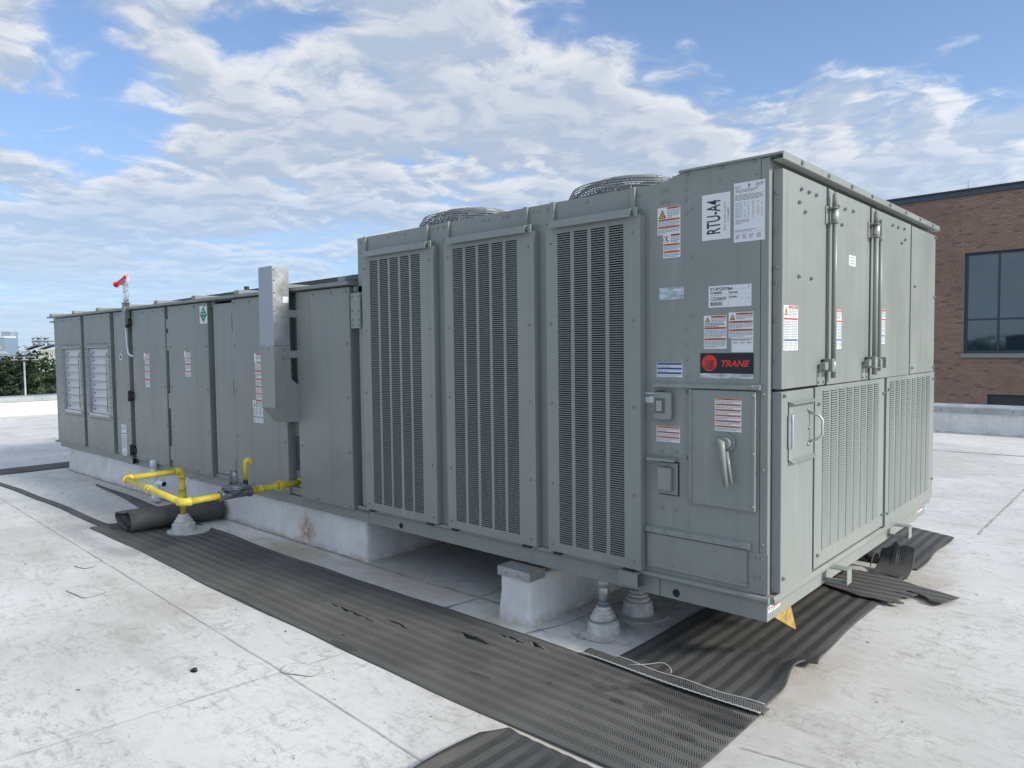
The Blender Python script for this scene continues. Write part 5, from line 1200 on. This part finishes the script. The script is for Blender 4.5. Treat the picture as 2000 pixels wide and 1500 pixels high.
# loose torn piece lying across
PCS = [(-0.254, 1.37), (-0.249, 1.552), (-0.23, 1.718), (-0.173, 1.736), (-0.087, 1.758), (0.079, 1.688), (0.144, 1.653), (0.231, 1.63), (0.346, 1.586), (0.298, 1.439), (0.24, 1.449), (0.215, 1.495), (0.178, 1.517), (0.115, 1.541), (0.111, 1.511), (0.174, 1.506), (0.155, 1.457), (0.129, 1.452), (0.072, 1.478), (0.08, 1.46), (0.131, 1.445), (0.102, 1.404), (0.133, 1.39), (0.105, 1.35), (0.156, 1.322), (0.133, 1.298), (0.099, 1.313), (0.115, 1.288), (0.061, 1.297), (0.012, 1.303), (-0.049, 1.293), (-0.143, 1.331)]
m = MB(); zz = lambda p: .020+.010*math.sin(p[0]*7+1)*.6
m.poly([(p[0], p[1], .026) for p in PCS][::-1], 0); m.poly([(p[0], p[1], .020) for p in PCS], 1)
for k in range(len(PCS)): p, q = PCS[k], PCS[(k+1) % len(PCS)]; m.poly([(*p, .026), (*q, .026), (*q, .020), (*p, .020)], 1)
o = m.build('torn_mat_piece', [mat('walkway_rubber_scrap', (.15, .15, .13), .6, fn=f_mat('x', dark=1.05, origin=1.4, bandk=.25)), M_back]); bm_flip(o)
tag(o, 'loose ragged piece of brownish ribbed rubber lying across the mat', 'mat scrap')
# foreground mat
def f5(u, v):
    y = -.875-1.2*u; x0 = -.600+.02*math.sin(y*3)+(.055 if u < .08 else 0)*(1-u/.08); x1 = .07; x = x0+(x1-x0)*v; y2 = y+.004-.012*v
    z = .012+.0012*math.sin(v*PI*2*9.77)+.004*sn(y, (5, x*6, 1)); 
    if v < .12: z += (1-v/.12)**2*(.016+.010*math.sin(y*9))
    return (x, y2, z)
tag(mat_grid('walkway_mat', 110, 66, f5, [M_maty, M_back]), 'ribbed rubber walkway mat closest to the camera with curled left edge', 'mat', 'ribbed rubber walkway mats')
# left remains: two long narrow edges left where the middle is peeled back, and a mat round the far side
def edge_strip(label, pts, wd):
    def f(u, v):
        k = u*(len(pts)-1); i = min(int(k), len(pts)-2); t_ = k-i; a = Vector((*pts[i], 0)); b_ = Vector((*pts[i+1], 0)); p = a+(b_-a)*t_; w2 = wd(u)
        return (p.x, p.y+w2*(v-.5)+.006*math.sin(p.x*5), .010+.012*math.sin(v*PI)*(.6+.4*math.sin(p.x*3)))
    return tag(mat_grid('mat_edge_strip', 80, 6, f, [M_back, M_back]), label, 'mat strip')
edge_strip('long thin dark rubber strip on the open roof side, left over beside the rolled mat', [(-9.6, -.80), (-7.8, -.735), (-6.34, -.69), (-5.4, -.69), (-4.75, -.70)], lambda u: .060)
edge_strip('thin dark rubber strip along the foot of the curb behind the rolled mat', [(-6.9, -.11), (-6.3, -.135), (-5.87, -.165), (-5.4, -.20), (-4.8, -.25)], lambda u: .02+.13*u)
tag(mat_grid('walkway_mat', 60, 20, lambda u, v: (-8.86+.44*v, -7+9.3*u, .012+.003*math.sin(v*30)), [M_maty, M_back]), 'dark walkway mat crossing the roof beyond the far end of the air conditioner', 'mat', 'ribbed rubber walkway mats')
# rolled-up mat: folded spiral section extruded towards the curb
prof = []
for k in range(15): a = -PI/2+PI*1.15*k/14; prof.append((.085+.085*math.cos(a)*1.0, .095+.085*math.sin(a)))
prof += [(.02, .155), (-.08, .140), (-.20, .120), (-.27, .112), (-.295, .09), (-.285, .06), (-.24, .035), (-.15, .020), (-.05, .016), (.02, .018)]
inner1 = [(-.10+.045*math.cos(a), .072+.040*math.sin(a)) for a in (PI*1.15-2*PI*.86*k/14 for k in range(15))]
inner2 = [(-.015+.040*math.cos(a), .050+.030*math.sin(a)) for a in (PI-2*PI*.8*k/12 for k in range(13))]
rl = thing('rolled_mat', 'loosely rolled section of dark walkway mat lying behind the yellow gas riser', 'rolled mat', (-4.6, -.4, 0))
def sheet(name, pr, a, b_, th=.006):
    # pr in (s,z); s runs along -x-ish; extruded from point a to b_
    a = Vector((*a, 0)); b_ = Vector((*b_, 0)); d_ = (b_-a).normalized(); s_ = Vector((d_.y, -d_.x, 0)); m = MB(); nseg = 8; L = len(pr)
    for i in range(nseg+1):
        c = a+(b_-a)*i/nseg; sc = 1+.03*math.sin(i*1.3)
        for (u, z) in pr: p = c+s_*u*sc*.94; m.v.append((p.x, p.y, .010+z*sc*.84))
    for i in range(nseg):
        for j in range(L-1): q = i*L+j; m.f.append((q, q+1, q+L+1, q+L)); m.m.append(0); m.sm.append(True)
    o = m.build(name, M_back, rl); md = o.modifiers.new('thickness', 'SOLIDIFY'); md.thickness = th; return o
sheet('outer_wrap', prof, (-4.63, -.66), (-4.56, .02)); sheet('inner_fold', inner1, (-4.63, -.655), (-4.56, -.10)); sheet('inner_fold', inner2, (-4.63, -.65), (-4.56, -.10))

# small litter on the membrane
def litter(x, y_, s_, label, m_=M_rubber, cat='debris'):
    m = MB(); pts = [(x+s_*random.uniform(.5, 1)*math.cos(a), y_+s_*random.uniform(.25, .7)*math.sin(a)) for a in (k*PI/3.5 for k in range(7))]
    m.poly([(p[0], p[1], .004+random.uniform(0, .012)) for p in pts]); m.poly([(p[0], p[1], .003) for p in pts][::-1]); return tag(m.build('debris', m_), label, cat)
litter(-1.872, -1.387, .026, 'curled dark scrap on the open white roof left of the foreground seam')
m = MB(); m.lathe((-.0, 1.87, .0), [(.006, 0), (.012, .006), (.013, .012), (.009, .02), (.003, .023)], 12); tag(m.build('nut', M_rubber), 'small dark nut on the roof beside the far mat edge', 'debris')
m = MB(); random.seed(11)
for k in range(420):
    x = random.uniform(-7, 4); y_ = random.uniform(-2.6, 3.5)
    if -.65 < x < .08 and y_ > -.9: continue
    if -8.4 < x < 0 and -.9 < y_ < 2.4: continue
    s_ = random.choice((.003, .004, .005, .006, .008)) * random.uniform(.6, 1.2); a = random.uniform(0, PI); c_, q_ = math.cos(a), math.sin(a)
    m.poly([(x+c_*u*s_-q_*v*s_*.45, y_+q_*u*s_+c_*v*s_*.45, .0015+.002*abs(u)) for u, v in ((-1, -.3), (0, -1), (1, -.2), (.8, .7), (-.5, .9))])
o = m.build('grit', M_rubber); o['kind'] = 'stuff'; o['label'] = 'scattered specks of dark grit on the white roof'

# ================================================================== BACKGROUND
# trees
def tree_mesh(seed, h, rad, leaves=3800):
    rnd = random.Random(seed); t = MB()
    t.tube([(0, 0, 0), (rnd.uniform(-.2, .2), rnd.uniform(-.2, .2), h*.35), (rnd.uniform(-.4, .4), 0, h*.7)], [.26, .2, .09], 8)
    for k in range(9):
        a = rnd.uniform(0, 2*PI); z = h*rnd.uniform(.25, .6); L = rad*rnd.uniform(.4, .8); t.tube([(0, 0, z), (math.cos(a)*L*.5, math.sin(a)*L*.5, z+L*.4), (math.cos(a)*L, math.sin(a)*L, z+L*.75)], [.09, .06, .02], 5)
    cr = MB(); clumps = []
    for k in range(46):
        z = rnd.uniform(.16, 1.0); w_ = rad*(math.sin(min(1, z*1.02)*PI*.86)**.6)*rnd.uniform(.35, 1.0); a = rnd.uniform(0, 2*PI)
        clumps.append((w_*math.cos(a), w_*math.sin(a), h*(.10+.88*z)-.3, rnd.uniform(.55, 1.15), rnd.random()))
    for k in range(leaves):
        c = clumps[rnd.randrange(len(clumps))]; v = Vector((rnd.gauss(0, 1), rnd.gauss(0, 1), rnd.gauss(0, .8))); v = v.normalized()*c[3]*rnd.uniform(.55, 1.08)
        p = Vector(c[:3])+v; nrm = (v.normalized()+Vector((rnd.uniform(-.6, .6), rnd.uniform(-.6, .6), rnd.uniform(-.2, .8)))).normalized(); a_ = nrm.orthogonal().normalized(); b_ = nrm.cross(a_); s_ = rnd.uniform(.10, .22)
        cr.poly([p+a_*s_, p+b_*s_*.6, p-a_*s_, p-b_*s_*.6]); cr.tint.append(min(1, max(0, c[4]*.7+rnd.uniform(0, .3))))
    return t, cr
protos = []
kinds = ('tall dense dark green tree in the wood behind the parking lot', 'broad lighter green tree in the wood behind the parking lot', 'narrow dark tree in the wood behind the parking lot')
def ptree(k, seed, h, rad, leaves):
    t, cr = tree_mesh(seed, h, rad, leaves); o = thing('tree', kinds[k], 'tree', (0, 0, -10)); a = t.build('trunk', M_bark); a.parent = o; c = cr.build('crown', M_leaf); c.parent = o
    return o
protos = [ptree(0, 3, 10.8, 2.7, 5200), ptree(1, 5, 9.8, 3.2, 5600), ptree(2, 9, 11.0, 2.1, 4600)]
def at(px, t_): d_ = F_+R_*((px-1000)/1422.83); q = CAM+d_*t_; return q.x, q.y
rnd = random.Random(21); first = [True]*3; ntree = 0
where = {0: 'behind the parking lot lamps', 1: 'in the wood beyond the left parapet'}
spots = []
for row, (t_, step) in enumerate(((78, 62), (90, 52), (104, 44))):
    px = -430
    while px < 175:
        spots.append((px+rnd.uniform(-9, 9), t_+rnd.uniform(-5, 5), row)); px += step
refl = [(-34+4.6*k+rnd.uniform(-1, 1), -60+rnd.uniform(-5, 5)) for k in range(10)]
def wher(px, row, x):
    rk = ('front', 'middle', 'rear', '')[row]
    if row == 3: return 'behind the camera, mirrored in the tinted windows, %s' % ('towards the left' if x < -20 else 'further along' if x < -8 else 'nearest the right')
    if px < -300: return '%s rank, far out of frame to the left' % rk
    if px < -200: return '%s rank, out of frame to the left' % rk
    if px < -100: return '%s rank, a little left of the towers' % rk
    if px < -10: return '%s rank, just left of the picture edge' % rk
    if px < 30: return '%s rank, under the glass towers' % rk
    if px < 75: return '%s rank, beside the slim lamp post' % rk
    if px < 112: return '%s rank, under the floodlight mast' % rk
    return '%s rank, hidden by the end of the air conditioner' % rk
places = [(*at(px, t_), row, px) for px, t_, row in spots]+[(x, y_, 3, -999) for x, y_ in refl]
desc = ('tall dense dark green tree', 'broad lighter green tree', 'narrow dark tree')
rowd = ('in the front rank of the wood beyond the left parapet', 'in the middle rank of the wood beyond the left parapet', 'in the rear rank of the wood beyond the left parapet', 'behind the camera, mirrored in the tinted windows')
for i, (x, y_, row, px) in enumerate(places):
    k = rnd.choice((0, 0, 1, 1, 2))
    if first[k]: o = protos[k]; first[k] = False
    else: o = copy_tree(protos[k])
    s_ = rnd.uniform(.80, 1.08)*(1.35 if row == 3 else 1); o.location = (x, y_, -10); o.scale = (s_*rnd.uniform(.9, 1.15),)*2+(s_,); o.rotation_euler = (0, 0, rnd.uniform(0, 6.28))
    o['label'] = desc[k]+' '+rowd[row]; o['group'] = desc[k]+'s '+rowd[row]
    o['label'] = '%s %s' % (desc[k], wher(px, row, x))
for k in range(3):
    if first[k]: protos[k].location = (*at(-100, 100), -10)
# understory mass behind and beneath, nobody could count it
m = MB()
for k in range(14000):
    px = rnd.uniform(-700, 420); t_ = rnd.uniform(72, 150); x, y_ = at(px, t_); zt = -9.6+(rnd.random()**.7)*(4.5+(t_-72)*.068); s_ = rnd.uniform(.22, .5); a = Vector((rnd.uniform(-1, 1), rnd.uniform(-1, 1), rnd.uniform(-1, 1))).normalized(); b_ = a.orthogonal().normalized(); p = Vector((x, y_, zt))
    m.poly([p+a*s_, p+b_*s_*.7, p-a*s_, p-b_*s_*.7]); m.tint.append(rnd.random()*.6)
o = m.build('undergrowth', M_leaf); o['kind'] = 'stuff'; o['label'] = 'dense green undergrowth and far canopy of the wood'

# parking lot lamps
def lamp(label, px, t_, ztop, heads, arm, hs=1.0, cat='lamp post', dark=False, group=None):
    x, y_ = at(px, t_); t = thing('lamp_post', label, cat, (x, y_, -10), group); U2 = Vector((R_.x, R_.y, 0)).normalized()
    m = MB(); m.tube([(x, y_, -10), (x, y_, ztop)], [.10, .07], 8); m.build('pole', M_cap, t)
    m = MB(); m.tube([Vector((x, y_, ztop-.05))+U2*arm[0], Vector((x, y_, ztop-.05))+U2*arm[1]], .035, 6); m.build('arm', M_cap, t)
    for dx, tilt, sz in heads:
        c = Vector((x, y_, ztop-.12))+U2*dx; m = MB(); w_ = .33*sz
        m.tube([c+Vector((0, 0, .08)), c-Vector((0, 0, .12*sz))], .05*sz, 6)
        lo = c-Vector((0, 0, .22*sz)); q = Vector((-U2.y, U2.x, 0))*.24*sz; e = U2*w_+Vector((0, 0, tilt*sz)); th = Vector((0, 0, .07*sz))
        P8 = [lo-e-q, lo+e-q, lo+e+q, lo-e+q]; top_ = [lo-e*.55-q*.6+th, lo+e*.55-q*.6+th*1.6, lo+e*.55+q*.6+th*1.6, lo-e*.55+q*.6+th]
        m.poly(P8[::-1], 1); m.poly(top_, 0); [m.poly([P8[k], P8[(k+1) % 4], top_[(k+1) % 4], top_[k]], 0) for k in range(4)]
        m.build('lamp_head', [M_cap if not dark else M_bolt, M_rubber], t)
    return t
lamp('slim grey parking lot lamp with three small flat heads in front of the wood', 49, 62, 1.34-.25, ((-.85, .0, .8), (.05, 0, .8), (.95, 0, .8)), (-.9, 1.0))
lamp('nearer lamp post with two large hooded heads, half hidden behind the air conditioner', 121, 34, 1.95, ((-1.22, .10, .95), (-.55, .10, .95)), (-1.3, .4), dark=True)
lamp('lamp post at the left edge of view with one hooded head', -14, 34, 1.72, ((.42, -.08, .85),), (-.3, .5), dark=False)
# sports field light
x, y_ = at(84, 112); sf = thing('floodlight_mast', 'tall mast with two rows of sports floodlights above the trees', 'light mast', (x, y_, -10)); U2 = Vector((R_.x, R_.y, 0)).normalized(); W_ = Vector((x, y_, 0))
m = MB(); m.tube([(x, y_, -10), (x, y_, 4.0)], [.16, .09], 8); m.build('pole', M_cap, sf)
for z in (3.75, 3.3, 2.85):
    hw = 1.05 if z > 3 else .4
    m = MB(); m.tube([W_+Vector((0, 0, z))-U2*hw, W_+Vector((0, 0, z))+U2*hw], .035, 5); m.build('crossbar', M_cap, sf)
    n_ = 5 if z > 3 else 2
    for k in range(n_):
        c = W_+U2*(-hw+2*hw*k/(n_-1))+Vector((0, 0, z-.05)); m = MB(); dq = Vector((U2.y, -U2.x, 0))*.22+U2*(.12 if k % 2 else -.16)+Vector((0, 0, -.14)); m.tube([c-dq*.5, c+dq], [.07, .17], 8); m.build('floodlight', M_bolt, sf)
m = MB(); m.tube([W_+Vector((0, 0, 4.0)), W_+Vector((0, 0, 4.15))], .02, 4); m.build('finial', M_bolt, sf)
# far towers
def spot(px, t_): x, y_ = at(px, t_); return Vector((x, y_, 0))
U2 = Vector((R_.x, R_.y, 0)).normalized(); V2 = Vector((-U2.y, U2.x, 0))
def hi(py, t_, px): # height for a picture row
    return CAM.z+t_*((F_.z-U_.z*(py-750)/1422.83+R_.z*(px-1000)/1422.83))
def tbox(mb, px0, px1, t_, z0, z1, depth, m=0):
    a, b_ = spot(px0, t_), spot(px1, t_); c, d_ = b_+V2*depth, a+V2*depth; i = len(mb.v)
    for z in (z0, z1): mb.v += [(p.x, p.y, z) for p in (a, b_, c, d_)]
    for q in ((0, 3, 2, 1), (4, 5, 6, 7), (0, 1, 5, 4), (1, 2, 6, 5), (2, 3, 7, 6), (3, 0, 4, 7)): mb.f.append(tuple(i+k for k in q)); mb.m.append(m); mb.sm.append(False)
T1 = 1500
tw = thing('glass_tower', 'taller pale blue glass tower with a rounded corner on the horizon', 'tower', tuple(spot(18, T1)+Vector((0, 0, -10))))
m = MB(); tbox(m, 7, 23, T1, -10, hi(648, T1, 15), 25); m.build('slab', M_tower, tw)
m = MB(); c = spot(27.5, T1+8); rr = 6*T1/1422.83; m.tube([(c.x, c.y, -10), (c.x, c.y, hi(648, T1, 27))], rr, 24); m.build('rounded_corner', M_tower, tw)
m = MB()
for k in range(14): tbox(m, 7, 23, T1-.5, hi(651+k*3.1, T1, 15), hi(650.3+k*3.1, T1, 15), .4)
m.build('floor_bands', M_towerw, tw, kind='stuff')
T2 = 1300
tw = thing('glass_tower', 'lower dark blue tower with a white crown at the left edge of the horizon', 'tower', tuple(spot(2, T2)+Vector((0, 0, -10))))
m = MB(); tbox(m, -22, 14, T2, -10, hi(660, T2, 2), 30); m.build('slab', M_tower, tw); m = MB(); tbox(m, -22, 12, T2-1, hi(660, T2, 2)+.01, hi(656, T2, 2), 32); m.build('crown', M_towerw, tw)
m = MB(); [tbox(m, -22, 14, T2-.5, hi(664+k*3.4, T2, 2), hi(663.2+k*3.4, T2, 2), .4) for k in range(10)]; m.build('floor_bands', M_towerw, tw, kind='stuff')
T3 = 420
tw = thing('white_apartment_block', 'cream white block with rows of dark windows just above the trees', 'building', tuple(spot(95, T3)+Vector((0, 0, -10))))
m = MB(); tbox(m, 76.5, 118, T3, -10, hi(682, T3, 95), 14); m.build('wall', M_offw, tw)
for rw in range(3):
    for k in range(9): m = MB(); p0 = 79+k*4.3; tbox(m, p0, p0+1.7, T3-.08, hi(686.4+rw*4, T3, 90), hi(684.4+rw*4, T3, 90), .07); m.build('window', M_glass, tw)

# nothing left at the origin by accident
for o in list(COL.objects):
    if o.type == 'MESH' and len(o.data.polygons) == 0: bpy.data.objects.remove(o)
